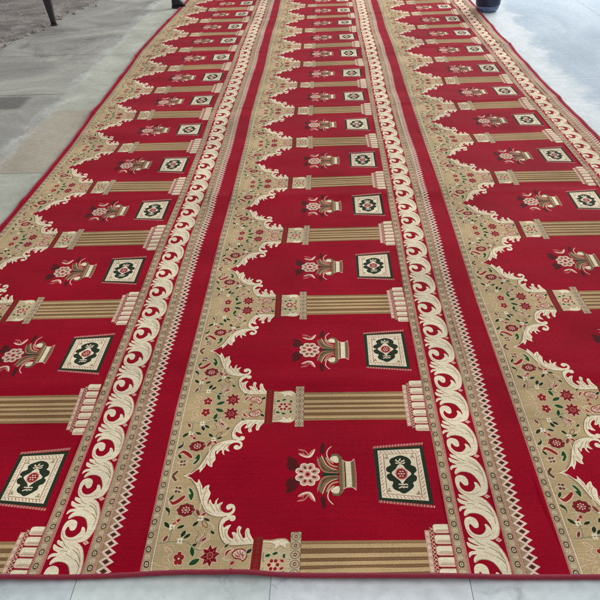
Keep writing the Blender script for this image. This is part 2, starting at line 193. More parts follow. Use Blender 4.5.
 ["P","sagel",1,[[.4299,.0546],[.4297,.0644],[.4318,.0722],[.4357,.0782],[.4416,.0824],[.4492,.0849],[.459,.0853],[.4592,.0755],[.4571,.0677],[.4532,.0617],[.4473,.0575],[.4397,.055]]],
 ["P","dgreen",1,[[.4333,.0582],[.4335,.0655],[.4352,.0712],[.4383,.0758],[.4427,.0791],[.4483,.0811],[.4556,.0817],[.4554,.0744],[.4537,.0687],[.4506,.0641],[.4462,.0608],[.4406,.0588]]],
 ["P","pink",1,[[.3692,.0062],[.3687,.0135],[.3698,.019],[.3725,.0232],[.3766,.026],[.3821,.0274],[.3894,.0271],[.3899,.0198],[.3888,.0143],[.3861,.0101],[.382,.0073],[.3765,.0059]]],
 ["P","maroonl",1,[[.3727,.0098],[.3724,.0145],[.3732,.0181],[.375,.0208],[.3776,.0226],[.3812,.0236],[.3859,.0235],[.3862,.0188],[.3854,.0152],[.3836,.0125],[.381,.0107],[.3774,.0097]]],
 ["P","beigel",1,[[.49,0],[.49,.112],[.51,.114],[.606,.104],[.62,.1],[.62,0]]],
 ["P","tan",0,[[.4964,.1267],[.534,.1259],[.5648,.1313],[.6005,.1285],[.6227,.1002],[.6218,.0864],[.6121,.0689],[.5926,.0791],[.5762,.0893],[.5608,.0739],[.5533,.0701],[.5489,.0967],[.5206,.1102],[.4976,.1067]]],
 ["P","cream",0,[[.4981,.1206],[.5331,.1189],[.5651,.1253],[.5974,.1236],[.6189,.0973],[.6094,.0749],[.5923,.087],[.574,.0972],[.5555,.0779],[.5513,.1016],[.5204,.1142],[.4985,.1136]]],
 ["E","pinkl",.0105,.0125,.571,.0],
 ["E","pinkl",.0105,.0125,.562,.0191],
 ["E","pinkl",.0105,.0125,.544,.0191],
 ["E","pinkl",.0105,.0125,.535,.0],
 ["E","pinkl",.0105,.0125,.544,-.0191],
 ["E","pinkl",.0105,.0125,.562,-.0191],
 ["E","maroonr",.008,.0095,.571,.0],
 ["E","maroonr",.008,.0095,.562,.0191],
 ["E","maroonr",.008,.0095,.544,.0191],
 ["E","maroonr",.008,.0095,.535,.0],
 ["E","maroonr",.008,.0095,.544,-.0191],
 ["E","maroonr",.008,.0095,.562,-.0191],
 ["E","creamd",.0065,.008,.553,0],
 ["P","sagel",1,[[.51,.0398],[.5129,.0481],[.5169,.0537],[.5218,.057],[.5277,.058],[.5344,.0567],[.5422,.0528],[.5393,.0445],[.5353,.0389],[.5304,.0356],[.5245,.0346],[.5178,.0359]]],
 ["P","green",1,[[.5146,.0417],[.5167,.0475],[.5196,.0514],[.5231,.0537],[.5273,.0545],[.5321,.0536],[.5376,.0509],[.5355,.0451],[.5326,.0412],[.5291,.0389],[.5249,.0381],[.5201,.039]]],
 ["P","sagel",1,[[.5866,.053],[.5968,.0563],[.6044,.0564],[.61,.0541],[.6135,.0491],[.615,.0416],[.614,.031],[.6038,.0277],[.5962,.0276],[.5906,.0299],[.5871,.0349],[.5856,.0424]]],
 ["P","green",1,[[.5905,.0499],[.5981,.0526],[.6037,.053],[.6078,.0513],[.6103,.0477],[.6112,.0421],[.6101,.0341],[.6025,.0314],[.5969,.031],[.5928,.0327],[.5903,.0363],[.5894,.0419]]],
 ["P","sagel",1,[[.5393,.0491],[.543,.0568],[.5476,.0621],[.5529,.0653],[.5591,.0663],[.566,.0653],[.5738,.0617],[.5701,.054],[.5655,.0487],[.5602,.0455],[.554,.0445],[.5471,.0455]]],
 ["P","green",1,[[.544,.0508],[.5468,.0561],[.5502,.0597],[.5541,.062],[.5586,.0628],[.5635,.0622],[.5691,.06],[.5663,.0547],[.5629,.0511],[.559,.0488],[.5545,.048],[.5496,.0486]]],
 ["P","pink",1,[[.578,.0261],[.5844,.0274],[.5896,.0269],[.5936,.025],[.5966,.0216],[.5984,.0168],[.599,.0103],[.5926,.009],[.5874,.0095],[.5834,.0114],[.5804,.0148],[.5786,.0196]]],
 ["P","maroonl",1,[[.582,.0231],[.5859,.0238],[.589,.0234],[.5915,.0222],[.5933,.0201],[.5946,.0172],[.595,.0133],[.5911,.0126],[.588,.013],[.5855,.0142],[.5837,.0163],[.5824,.0192]]],
 ["L","sage",.0028,[[.5121,.0876],[.5319,.0774],[.541,.087]]],
 ["L","sagel",.0042,[[.5671,.0767],[.5837,.0617],[.6073,.0612]]],
 ["L","sagel",.0066,[[.507,.0632],[.5073,.0245],[.516,.0148]]],
 ["L","teal",.0034,[[.507,.0632],[.5073,.0245],[.516,.0148]]],
]
MOTIF_VASE = [
 ["P","ghost",0,[[.7579,.6943],[.7733,.68],[.7712,.6335],[.7633,.6171],[.7468,.6265],[.7513,.6662]]],
 ["P","ghost",0,[[.5894,.5993],[.6195,.5854],[.6399,.5583],[.625,.5189],[.6024,.5192],[.589,.5634]]],
 ["P","ghost",0,[[.6206,.5541],[.6469,.5406],[.654,.5186],[.6288,.4998],[.6121,.5191]]],
 ["P","ghost",0,[[.5815,.5546],[.5983,.5411],[.6109,.5],[.5895,.5193]]],
 ["P","pink",0,[[.6373,.6464],[.6639,.646],[.6807,.6329],[.6922,.6162],[.7038,.6362],[.7248,.6507],[.7185,.6204],[.7044,.5934],[.6783,.5892],[.645,.6095],[.6447,.6214],[.6678,.6184],[.6609,.6331]]],
 ["P","maroonl",0,[[.6561,.6387],[.6708,.6348],[.6816,.6218],[.6858,.6072],[.6699,.6129],[.6683,.6275]]],
 ["P","cream",0,[[.6448,.615],[.6748,.601],[.6964,.6025],[.7222,.648],[.7185,.6232],[.7031,.5961],[.6815,.5909],[.6584,.6003]]],
 ["L","greend",.017,[[.7557,.4855],[.8333,.4829]]],
 ["L","taup",.017,[[.8348,.4975],[.7986,.51],[.773,.5303],[.7581,.5613],[.7515,.5973]]],
 ["L","creamd",.0045,[[.8338,.5104],[.8006,.523],[.7775,.5452],[.7646,.5773],[.7568,.6045]]],
 ["L","taup",.013,[[.8338,.5096],[.7921,.4979],[.7582,.513],[.7439,.5482],[.7359,.584]]],
 ["L","pink",.0028,[[.8335,.4923],[.7889,.4945],[.7601,.5043],[.744,.5394],[.7332,.5957]]],
 ["L","ghostb",.006,[[.8337,.5035],[.7953,.5039],[.7665,.5216],[.7503,.557]]],
 ["L","ghostb",.006,[[.8341,.5322],[.7988,.5414],[.7796,.57],[.7699,.6061]]],
 ["L","tan",.01,[[.8341,.5296],[.8053,.5387],[.788,.561],[.7777,.5924]]],
 ["L","pinkl",.0055,[[.8138,.5518],[.7907,.5788],[.7817,.6151],[.7884,.6443],[.8072,.6682]]],
 ["L","taup",.0185,[[.8473,.4819],[.847,.5338],[.8492,.5781],[.8404,.5962],[.8256,.6072],[.8039,.6002]]],
 ["P","cream",0,[[.7972,.5805],[.8065,.5966],[.8255,.6009],[.8364,.589],[.8372,.5586],[.8184,.5588]]],
 ["P","tan",1,[[.8544,.5762],[.8685,.5671],[.8994,.5632],[.9,.4813],[.8549,.4818]]],
 ["P","cream",1,[[.8716,.5653],[.8962,.5623],[.8968,.4813],[.8727,.4816]]],
 ["P","dbrown",1,[[.8652,.5672],[.8697,.5653],[.8701,.4816],[.8657,.4817]]],
 ["P","taup",1,[[.8994,.5614],[.9144,.5835],[.9183,.4811],[.9019,.4813]]],
 ["P","pink",1,[[.913,.5818],[.9181,.579],[.9221,.4811],[.9177,.4811]]],
 ["L","pinkl",.0045,[[.8569,.5744],[.8684,.5653],[.8994,.5632],[.9149,.5808]]],
]
MOTIF_RUG = [
 ["P","dgreen2",1,[[1.0139,.6422],[1.2622,.6629],[1.265,.2894],[1.0161,.3171]]],
 ["P","cream",1,[[1.034,.6273],[1.2433,.641],[1.2457,.3128],[1.0325,.3344]]],
 ["L","pink",.0035,[[1.0458,.6236],[1.0572,.6061]]],
 ["L","taup",.0035,[[1.063,.6246],[1.0744,.6071]]],
 ["L","pink",.0035,[[1.0802,.6255],[1.0915,.608]]],
 ["L","taup",.0035,[[1.0974,.6265],[1.1086,.6089]]],
 ["L","pink",.0035,[[1.1146,.6274],[1.1257,.6099]]],
 ["L","taup",.0035,[[1.1318,.6283],[1.1428,.6108]]],
 ["L","pink",.0035,[[1.149,.6293],[1.16,.6117]]],
 ["L","taup",.0035,[[1.1662,.6302],[1.1771,.6127]]],
 ["L","pink",.0035,[[1.1834,.6311],[1.1942,.6136]]],
 ["L","taup",.0035,[[1.2006,.6321],[1.2113,.6145]]],
 ["L","pink",.0035,[[1.2178,.633],[1.2284,.6155]]],
 ["L","pink",.0035,[[1.2383,.6223],[1.2252,.6024]]],
 ["L","taup",.0035,[[1.2383,.5976],[1.2252,.5779]]],
 ["L","pink",.0035,[[1.2382,.5732],[1.2253,.5538]]],
 ["L","taup",.0035,[[1.2382,.5492],[1.2253,.5299]]],
 ["L","pink",.0035,[[1.2382,.5253],[1.2254,.5063]]],
 ["L","taup",.0035,[[1.2382,.5018],[1.2255,.483]]],
 ["L","pink",.0035,[[1.2382,.4785],[1.2255,.4599]]],
 ["L","taup",.0035,[[1.2382,.4555],[1.2256,.4371]]],
 ["L","pink",.0035,[[1.2382,.4327],[1.2256,.4146]]],
 ["L","taup",.0035,[[1.2382,.4102],[1.2257,.3923]]],
 ["L","pink",.0035,[[1.2381,.388],[1.2258,.3702]]],
 ["L","taup",.0035,[[1.2381,.366],[1.2258,.3484]]],
 ["L","pink",.0035,[[1.2381,.3442],[1.2259,.3268]]],
 ["L","pink",.0035,[[1.228,.3172],[1.2188,.3342]]],
 ["L","taup",.0035,[[1.211,.3191],[1.2016,.3361]]],
 ["L","pink",.0035,[[1.1938,.3209],[1.1844,.3379]]],
 ["L","taup",.0035,[[1.1767,.3228],[1.1672,.3398]]],
 ["L","pink",.0035,[[1.1596,.3246],[1.15,.3417]]],
 ["L","taup",.0035,[[1.1424,.3265],[1.1327,.3436]]],
 ["L","pink",.0035,[[1.1252,.3284],[1.1154,.3455]]],
 ["L","taup",.0035,[[1.1079,.3303],[1.0981,.3474]]],
 ["L","pink",.0035,[[1.0907,.3321],[1.0808,.3493]]],
 ["L","taup",.0035,[[1.0734,.334],[1.0634,.3512]]],
 ["L","pink",.0035,[[1.0561,.3359],[1.046,.3531]]],
 ["L","pink",.0035,[[1.0363,.3477],[1.0486,.3626]]],
 ["L","taup",.0035,[[1.0363,.3672],[1.0487,.3822]]],
 ["L","pink",.0035,[[1.0363,.3869],[1.0487,.4021]]],
 ["L","taup",.0035,[[1.0363,.4067],[1.0488,.4221]]],
 ["L","pink",.0035,[[1.0363,.4268],[1.0489,.4423]]],
 ["L","taup",.0035,[[1.0363,.4471],[1.049,.4628]]],
 ["L","pink",.0035,[[1.0363,.4676],[1.049,.4834]]],
 ["L","taup",.0035,[[1.0364,.4883],[1.0491,.5043]]],
 ["L","pink",.0035,[[1.0364,.5092],[1.0492,.5253]]],
 ["L","taup",.0035,[[1.0364,.5303],[1.0493,.5466]]],
 ["L","pink",.0035,[[1.0364,.5516],[1.0494,.5681]]],
 ["L","taup",.0035,[[1.0364,.5732],[1.0494,.5899]]],
 ["L","pink",.0035,[[1.0364,.595],[1.0495,.6118]]],
 ["L","maroonl",.003,[[1.0604,.6024],[1.2202,.6085]]],
 ["L","maroonl",.003,[[1.2202,.6085],[1.2181,.3359]]],
 ["L","maroonl",.003,[[1.2181,.3359],[1.0586,.3581]]],
 ["L","maroonl",.003,[[1.0586,.3581],[1.0604,.6024]]],
 ["P","dgreen2",0,[[1.1409,.5942],[1.168,.5857],[1.1857,.5695],[1.1912,.5473],[1.1871,.5324],[1.2063,.5209],[1.2111,.495],[1.1952,.4755],[1.2074,.461],[1.2035,.4359],[1.186,.4236],[1.1873,.4006],[1.1711,.3812],[1.153,.3652],[1.1339,.3574],[1.1149,.3712],[1.0955,.3819],[1.0856,.404],[1.0931,.4287],[1.0751,.4372],[1.0643,.46],[1.0692,.4752],[1.0836,.4819],[1.0668,.494],[1.0684,.5164],[1.0908,.5336],[1.0846,.553],[1.0938,.5724],[1.1141,.5837]]],
 ["P","cream",0,[[1.1366,.5383],[1.1509,.5276],[1.1604,.5067],[1.1841,.4782],[1.1615,.4531],[1.1487,.4365],[1.1345,.4176],[1.125,.4367],[1.1136,.4494],[1.0899,.4818],[1.1122,.5073],[1.1221,.5262]]],
 ["E","pink",.03,.037,1.1368,.4779],
 ["E","maroonl",.024,.03,1.1368,.4779],
 ["E","pinkl",.0048,.0048,1.1494,.4777],
 ["E","pinkl",.0048,.0048,1.1418,.4631],
 ["E","pinkl",.0048,.0048,1.1292,.4633],
 ["E","pinkl",.0048,.0048,1.1243,.478],
 ["E","pinkl",.0048,.0048,1.1319,.4927],
 ["E","pinkl",.0048,.0048,1.1445,.4926],
 ["E","pinkl",.0055,.0055,1.1368,.4779],
 ["L","cream",.0065,[[1.136,.5392],[1.1361,.5612],[1.1411,.5745]]],
 ["L","cream",.0065,[[1.1349,.548],[1.1203,.542],[1.1157,.5482]]],
 ["L","cream",.0065,[[1.1349,.548],[1.1522,.5416],[1.1595,.5503]]],
 ["L","cream",.0065,[[1.1357,.5568],[1.1203,.557],[1.1193,.5685]]],
 ["L","cream",.0065,[[1.1369,.5568],[1.1523,.5566],[1.1596,.5653]]],
 ["L","cream",.0065,[[1.1384,.42],[1.1381,.4035],[1.1381,.3896]]],
 ["L","cream",.0065,[[1.1387,.4093],[1.1528,.4141],[1.1597,.4091]]],
 ["L","cream",.0065,[[1.1374,.4093],[1.123,.4144],[1.1166,.412]]],
 ["L","cream",.0065,[[1.1379,.4011],[1.1522,.3952],[1.1589,.4009]]],
 ["L","cream",.0065,[[1.1379,.4011],[1.1232,.3955],[1.1165,.3898]]],
 ["E","maroonl",.0055,.0055,1.1374,.555],
 ["E","maroonl",.0055,.0055,1.1382,.4043],
 ["E","taup",.0055,.0055,1.081,.5767],
 ["E","creamd",.0028,.0028,1.081,.5767],
 ["E","taup",.0055,.0055,1.0687,.5765],
 ["E","creamd",.0028,.0028,1.0687,.5765],
 ["E","taup",.0055,.0055,1.0758,.5914],
 ["E","creamd",.0028,.0028,1.0758,.5914],
 ["E","maroonl",.0035,.0035,1.0751,.5815],
 ["E","taup",.0055,.0055,1.2062,.5823],
 ["E","creamd",.0028,.0028,1.2062,.5823],
 ["E","taup",.0055,.0055,1.1938,.5821],
 ["E","creamd",.0028,.0028,1.1938,.5821],
 ["E","taup",.0055,.0055,1.2014,.597],
 ["E","creamd",.0028,.0028,1.2014,.597],
 ["E","maroonl",.0035,.0035,1.2004,.5871],
 ["E","taup",.0055,.0055,1.0749,.373],
 ["E","creamd",.0028,.0028,1.0749,.373],
 ["E","taup",.0055,.0055,1.0631,.3728],
 ["E","creamd",.0028,.0028,1.0631,.3728],
 ["E","taup",.0055,.0055,1.0699,.3862],
 ["E","creamd",.0028,.0028,1.0699,.3862],
 ["E","maroonl",.0035,.0035,1.0693,.3773],
 ["E","taup",.0055,.0055,1.209,.3541],
 ["E","creamd",.0028,.0028,1.209,.3541],
 ["E","taup",.0055,.0055,1.1974,.3539],
 ["E","creamd",.0028,.0028,1.1974,.3539],
 ["E","taup",.0055,.0055,1.2045,.3672],
 ["E","creamd",.0028,.0028,1.2045,.3672],
 ["E","maroonl",.0035,.0035,1.2036,.3583],
 ["L","pink",.0035,[[1.0166,.6584],[1.013,.6418]]],
 ["L","pinkl",.0035,[[1.024,.6592],[1.0204,.6426]]],
 ["L","pink",.0035,[[1.0314,.66],[1.0278,.6434]]],
 ["L","pinkl",.0035,[[1.0388,.6609],[1.0352,.6443]]],
 ["L","pink",.0035,[[1.0463,.6617],[1.0426,.6451]]],
 ["L","pinkl",.0035,[[1.0537,.6625],[1.05,.6459]]],
 ["L","pink",.0035,[[1.0611,.6634],[1.0574,.6467]]],
 ["L","pinkl",.0035,[[1.0686,.6642],[1.0648,.6476]]],
 ["L","pink",.0035,[[1.076,.665],[1.0722,.6484]]],
 ["L","pinkl",.0035,[[1.0835,.6658],[1.0796,.6492]]],
 ["L","pink",.0035,[[1.0909,.6667],[1.087,.65]]],
 ["L","pinkl",.0035,[[1.0983,.6675],[1.0944,.6509]]],
 ["L","pink",.0035,[[1.1058,.6683],[1.1018,.6517]]],
 ["L","pinkl",.0035,[[1.1132,.6692],[1.1092,.6525]]],
 ["L","pink",.0035,[[1.1207,.67],[1.1167,.6533]]],
 ["L","pinkl",.0035,[[1.1281,.6708],[1.1241,.6542]]],
 ["L","pink",.0035,[[1.1356,.6717],[1.1315,.655]]],
 ["L","pinkl",.0035,[[1.143,.6725],[1.1389,.6558]]],
 ["L","pink",.0035,[[1.1505,.6733],[1.1463,.6566]]],
 ["L","pinkl",.0035,[[1.1579,.6741],[1.1538,.6575]]],
 ["L","pink",.0035,[[1.1654,.675],[1.1612,.6583]]],
 ["L","pinkl",.0035,[[1.1728,.6758],[1.1686,.6591]]],
 ["L","pink",.0035,[[1.1803,.6766],[1.1761,.6599]]],
 ["L","pinkl",.0035,[[1.1878,.6775],[1.1835,.6608]]],
 ["L","pink",.0035,[[1.1952,.6783],[1.1909,.6616]]],
 ["L","pinkl",.0035,[[1.2027,.6791],[1.1984,.6624]]],
 ["L","pink",.0035,[[1.2102,.68],[1.2058,.6632]]],
 ["L","pinkl",.0035,[[1.2176,.6808],[1.2132,.6641]]],
 ["L","pink",.0035,[[1.2251,.6816],[1.2207,.6649]]],
 ["L","pinkl",.0035,[[1.2326,.6825],[1.2281,.6657]]],
 ["L","pink",.0035,[[1.24,.6833],[1.2356,.6665]]],
 ["L","pinkl",.0035,[[1.2475,.6841],[1.243,.6674]]],
 ["L","pink",.0035,[[1.255,.685],[1.2504,.6682]]],
 ["L","pinkl",.0035,[[1.2625,.6858],[1.2579,.669]]],
 ["L","pink",.0035,[[1.0201,.319],[1.0168,.3049]]],
 ["L","pinkl",.0035,[[1.0277,.3179],[1.0243,.3038]]],
 ["L","pink",.0035,[[1.0353,.3169],[1.0319,.3028]]],
 ["L","pinkl",.0035,[[1.0429,.3158],[1.0394,.3017]]],
 ["L","pink",.0035,[[1.0504,.3147],[1.047,.3007]]],
 ["L","pinkl",.0035,[[1.058,.3137],[1.0545,.2997]]],
 ["L","pink",.0035,[[1.0656,.3126],[1.0621,.2986]]],
 ["L","pinkl",.0035,[[1.0731,.3116],[1.0696,.2976]]],
 ["L","pink",.0035,[[1.0807,.3105],[1.0771,.2965]]],
 ["L","pinkl",.0035,[[1.0882,.3095],[1.0847,.2955]]],
 ["L","pink",.0035,[[1.0958,.3084],[1.0922,.2944]]],
 ["L","pinkl",.0035,[[1.1033,.3074],[1.0997,.2934]]],
 ["L","pink",.0035,[[1.1108,.3063],[1.1072,.2923]]],
 ["L","pinkl",.0035,[[1.1184,.3053],[1.1147,.2913]]],
 ["L","pink",.0035,[[1.1259,.3042],[1.1222,.2903]]],
 ["L","pinkl",.0035,[[1.1334,.3032],[1.1297,.2892]]],
 ["L","pink",.0035,[[1.1409,.3021],[1.1372,.2882]]],
 ["L","pinkl",.0035,[[1.1484,.3011],[1.1446,.2871]]],
 ["L","pink",.0035,[[1.1559,.3],[1.1521,.2861]]],
 ["L","pinkl",.0035,[[1.1634,.299],[1.1596,.2851]]],
 ["L","pink",.0035,[[1.1709,.2979],[1.167,.284]]],
 ["L","pinkl",.0035,[[1.1784,.2969],[1.1745,.283]]],
 ["L","pink",.0035,[[1.1858,.2958],[1.182,.282]]],
 ["L","pinkl",.0035,[[1.1933,.2948],[1.1894,.2809]]],
 ["L","pink",.0035,[[1.2008,.2938],[1.1968,.2799]]],
 ["L","pinkl",.0035,[[1.2082,.2927],[1.2043,.2789]]],
 ["L","pink",.0035,[[1.2157,.2917],[1.2117,.2778]]],
 ["L","pinkl",.0035,[[1.2231,.2906],[1.2191,.2768]]],
 ["L","pink",.0035,[[1.2306,.2896],[1.2265,.2758]]],
 ["L","pinkl",.0035,[[1.238,.2886],[1.234,.2747]]],
 ["L","pink",.0035,[[1.2455,.2875],[1.2414,.2737]]],
 ["L","pinkl",.0035,[[1.2529,.2865],[1.2488,.2727]]],
 ["L","pink",.0035,[[1.2603,.2855],[1.2562,.2717]]],
 ["L","pinkl",.0035,[[1.2677,.2844],[1.2636,.2706]]],
]
MOTIF_SCROLL = [
 ["P","tanp",0,[[1.5017,.5905],[1.5221,.5543],[1.5342,.5117],[1.5376,.465],[1.5337,.4201],[1.5207,.3805],[1.503,.3638],[1.4818,.3598],[1.5135,.3958],[1.5204,.4577],[1.518,.5216]]],
 ["P","cream",0,[[1.3864,.6197],[1.404,.614],[1.4277,.6103],[1.4615,.6099],[1.4845,.6028],[1.5012,.5878],[1.5194,.5504],[1.53,.5098],[1.5337,.4638],[1.53,.4202],[1.5181,.3836],[1.5011,.3656],[1.4816,.3586],[1.4558,.354],[1.4204,.3603],[1.3962,.3805],[1.3856,.4154],[1.3843,.4528],[1.3927,.4768],[1.413,.4867],[1.435,.4776],[1.4445,.4553],[1.4416,.4273],[1.4252,.4231],[1.4138,.4387],[1.4066,.4463],[1.4009,.4277],[1.4069,.4042],[1.4248,.3869],[1.4477,.3867],[1.4642,.4024],[1.4727,.4195],[1.4711,.4425],[1.4805,.443],[1.4898,.4299],[1.4974,.4082],[1.4965,.4391],[1.4852,.4694],[1.4664,.4964],[1.4397,.5063],[1.4156,.5034],[1.3946,.4895],[1.3911,.5037],[1.3997,.523],[1.4098,.5327],[1.3889,.5296],[1.3758,.5155],[1.3754,.535],[1.3869,.548],[1.409,.5524],[1.3826,.5679],[1.3756,.5921],[1.3827,.5947],[1.4038,.581],[1.4272,.5767],[1.405,.589],[1.3878,.6027]]],
 ["L","olive",.0042,[[1.4668,.5695],[1.4864,.558],[1.5044,.5381],[1.518,.5087]]],
 ["L","olive",.0042,[[1.4875,.5233],[1.5084,.5075],[1.5227,.483]]],
 ["L","olive",.0034,[[1.4129,.6092],[1.4291,.5887],[1.4512,.5764]]],
 ["L","olive",.0034,[[1.4129,.5622],[1.4345,.562],[1.4483,.5585]]],
 ["L","tanp",.004,[[1.4628,.5883],[1.4932,.5692],[1.5145,.5282],[1.5227,.483],[1.5178,.4389]]],
 ["L","tanp",.004,[[1.3902,.4154],[1.4023,.3895],[1.427,.3723],[1.4634,.372],[1.4918,.3899]]],
 ["L","tanp",.004,[[1.4417,.5474],[1.4682,.5352],[1.485,.522]]],
 ["L","brown",.003,[[1.3996,.6175],[1.4234,.6138],[1.4619,.6126],[1.4965,.6162]]],
 ["L","olive",.0028,[[1.3953,.494],[1.4159,.5053],[1.4444,.5063],[1.4705,.4931],[1.4859,.4681],[1.4972,.4379]]],
 ["P","pinkl",1,[[1.5008000000000001,.6078],[1.5153,.6198],[1.5298,.6078],[1.5153,.5958]]],
 ["P","pink",1,[[1.5073,.6078],[1.5153,.6138],[1.5233,.6078],[1.5153,.6018]]],
]


# ------------------------------------------------------------------ materials
def srgb(r, g, b):
    f = lambda c: (c/255/12.92) if c/255 <= .04045 else ((c/255+.055)/1.055)**2.4
    return (f(r), f(g), f(b), 1)
PAL = {
 'red': (157, 3, 32), 'cream': (243, 227, 194), 'creamd': (226, 206, 168), 'beige': (194, 168, 124), 'beigel': (206, 184, 144),
 'sage': (146, 136, 98), 'sagel': (200, 190, 150), 'tan': (186, 152, 112), 'tanp': (202, 166, 140), 'taup': (126, 106, 74),
 'pink': (210, 128, 118), 'pinkl': (236, 198, 174), 'maroon': (118, 8, 20), 'maroonl': (140, 26, 30), 'maroonr': (150, 36, 34),
 'brown': (104, 70, 44), 'brownr': (112, 58, 44), 'dbrown': (62, 44, 32), 'green': (36, 72, 36), 'dgreen': (44, 50, 28), 'dgreen2': (46, 54, 38),
 'greend': (28, 62, 38), 'ghost': (88, 26, 28), 'ghostb': (96, 62, 50), 'teal': (110, 100, 78), 'olive': (150, 140, 100),
 'colhi': (200, 168, 122), 'colmid': (158, 122, 84), 'collo': (134, 100, 66), 'chain': (186, 158, 126), 'chainl': (204, 188, 152), 'lattice': (176, 146, 112), 'zig': (238, 210, 188),
}
NAMES = list(PAL)
IDX = {n: i for i, n in enumerate(NAMES)}

def new_mat(name):
    m = bpy.data.materials.new(name); m.use_nodes = True
    return m, m.node_tree, m.node_tree.nodes['Principled BSDF']

def N(nt, typ, **kw):
    n = nt.nodes.new(typ)
    for k, v in kw.items():
        if k in n.inputs: n.inputs[k].default_value = v
        else: setattr(n, k, v)
    return n

def pile_group():
    g = bpy.data.node_groups.new('woven pile', 'ShaderNodeTree')
    g.interface.new_socket('Color', in_out='INPUT', socket_type='NodeSocketColor')
    g.interface.new_socket('BSDF', in_out='OUTPUT', socket_type='NodeSocketShader')
    gi = g.nodes.new('NodeGroupInput'); go = g.nodes.new('NodeGroupOutput')
    tc = N(g, 'ShaderNodeTexCoord')
    n1 = N(g, 'ShaderNodeTexNoise', Scale=420.0, Detail=3.0)
    n2 = N(g, 'ShaderNodeTexNoise', Scale=2.6, Detail=4.0, Roughness=.6)
    mp = N(g, 'ShaderNodeMapping'); mp.inputs['Scale'].default_value = (3, 190, 1)
    n3 = N(g, 'ShaderNodeTexNoise', Scale=1.0, Detail=2.0)
    for n in (n1, n2): g.links.new(tc.outputs['Object'], n.inputs['Vector'])
    g.links.new(tc.outputs['Object'], mp.inputs['Vector']); g.links.new(mp.outputs[0], n3.inputs['Vector'])
    def rng_(n, lo, hi):
        r = N(g, 'ShaderNodeMapRange'); r.inputs['From Min'].default_value = .3; r.inputs['From Max'].default_value = .7
        r.inputs['To Min'].default_value = lo; r.inputs['To Max'].default_value = hi
        g.links.new(n.outputs['Fac'], r.inputs['Value']); return r
    a, b, c = rng_(n1, .72, 1.24), rng_(n2, .79, 1.14), rng_(n3, .90, 1.09)
    m1 = N(g, 'ShaderNodeMath', operation='MULTIPLY'); m2 = N(g, 'ShaderNodeMath', operation='MULTIPLY')
    g.links.new(a.outputs[0], m1.inputs[0]); g.links.new(b.outputs[0], m1.inputs[1])
    g.links.new(m1.outputs[0], m2.inputs[0]); g.links.new(c.outputs[0], m2.inputs[1])
    vm = N(g, 'ShaderNodeVectorMath', operation='SCALE')
    g.links.new(gi.outputs[0], vm.inputs[0]); g.links.new(m2.outputs[0], vm.inputs['Scale'])
    bu = N(g, 'ShaderNodeBump', Strength=.55, Distance=.0016)
    g.links.new(n1.outputs['Fac'], bu.inputs['Height'])
    p = N(g, 'ShaderNodeBsdfPrincipled', Roughness=.88)
    p.inputs['Specular IOR Level'].default_value = .05
    p.inputs['Sheen Weight'].default_value = SHEEN
    p.inputs['Sheen Roughness'].default_value = .42
    p.inputs['Sheen Tint'].default_value = (1, .90, .93, 1)
    g.links.new(vm.outputs[0], p.inputs['Base Color']); g.links.new(bu.outputs[0], p.inputs['Normal'])
    g.links.new(p.outputs[0], go.inputs[0])
    return g
SHEEN = .05
PG = pile_group()
def pile_mat(name, rgb):
    m = bpy.data.materials.new('pile ' + name); m.use_nodes = True; nt = m.node_tree
    nt.nodes.clear()
    o = nt.nodes.new('ShaderNodeOutputMaterial'); g = nt.nodes.new('ShaderNodeGroup'); g.node_tree = PG
    g.inputs[0].default_value = srgb(*rgb)
    nt.links.new(g.outputs[0], o.inputs['Surface'])
    return m
PILE = [pile_mat(n, PAL[n]) for n in NAMES]

# ------------------------------------------------------------------ pattern drafting
def spline(pts, k=3, closed=True):
    n = len(pts); out = []
    rngi = range(n if closed else n-1)
    for i in rngi:
        if closed: p0, p1, p2, p3 = pts[i-1], pts[i], pts[(i+1) % n], pts[(i+2) % n]
        else: p0, p1, p2, p3 = pts[max(i-1, 0)], pts[i], pts[i+1], pts[min(i+2, n-1)]
        for j in range(k):
            t = j/k
            q = []
            for d in (0, 1):
                a = 2*p1[d]; b = p2[d]-p0[d]; c = 2*p0[d]-5*p1[d]+4*p2[d]-p3[d]; e = -p0[d]+3*p1[d]-3*p2[d]+p3[d]
                q.append(.5*(a+b*t+c*t*t+e*t*t*t))
            out.append(tuple(q))
    if not closed: out.append(tuple(pts[-1]))
    return out

def stroke(pts, w):
    p = spline(pts, 3 if len(pts) > 2 else 1, False) if len(pts) > 2 else [tuple(q) for q in pts]
    L, R = [], []
    n = len(p)
    for i in range(n):
        a = p[max(i-1, 0)]; b = p[min(i+1, n-1)]
        dx, dy = b[0]-a[0], b[1]-a[1]; l = math.hypot(dx, dy) or 1
        ww = w/2*(1 if 0 < i < n-1 or n < 4 else .55)
        L.append((p[i][0]-dy/l*ww, p[i][1]+dx/l*ww)); R.append((p[i][0]+dy/l*ww, p[i][1]-dx/l*ww))
    return L + R[::-1]

def shape_poly(e):
    if e[0] == 'P': return e[1], (list(map(tuple, e[3])) if e[2] else spline(e[3], 3))
    if e[0] == 'L': return e[1], stroke(e[3], e[2])
    n = 14 if e[2] > .012 else (10 if e[2] > .006 else 7)
    return e[1], [(e[4]+e[2]*math.cos(6.2832*i/n), e[5]+e[3]*math.sin(6.2832*i/n)) for i in range(n)]

PAINT = []     # (colour, polygon) in painter's order, tile coordinates
def add(col, poly): PAINT.append((col, poly))
def rect(col, a, b, c, d): add(col, [(a, c), (b, c), (b, d), (a, d)])
def both(col, poly):
    add(col, poly); add(col, [(x, 1-y) for x, y in poly][::-1])

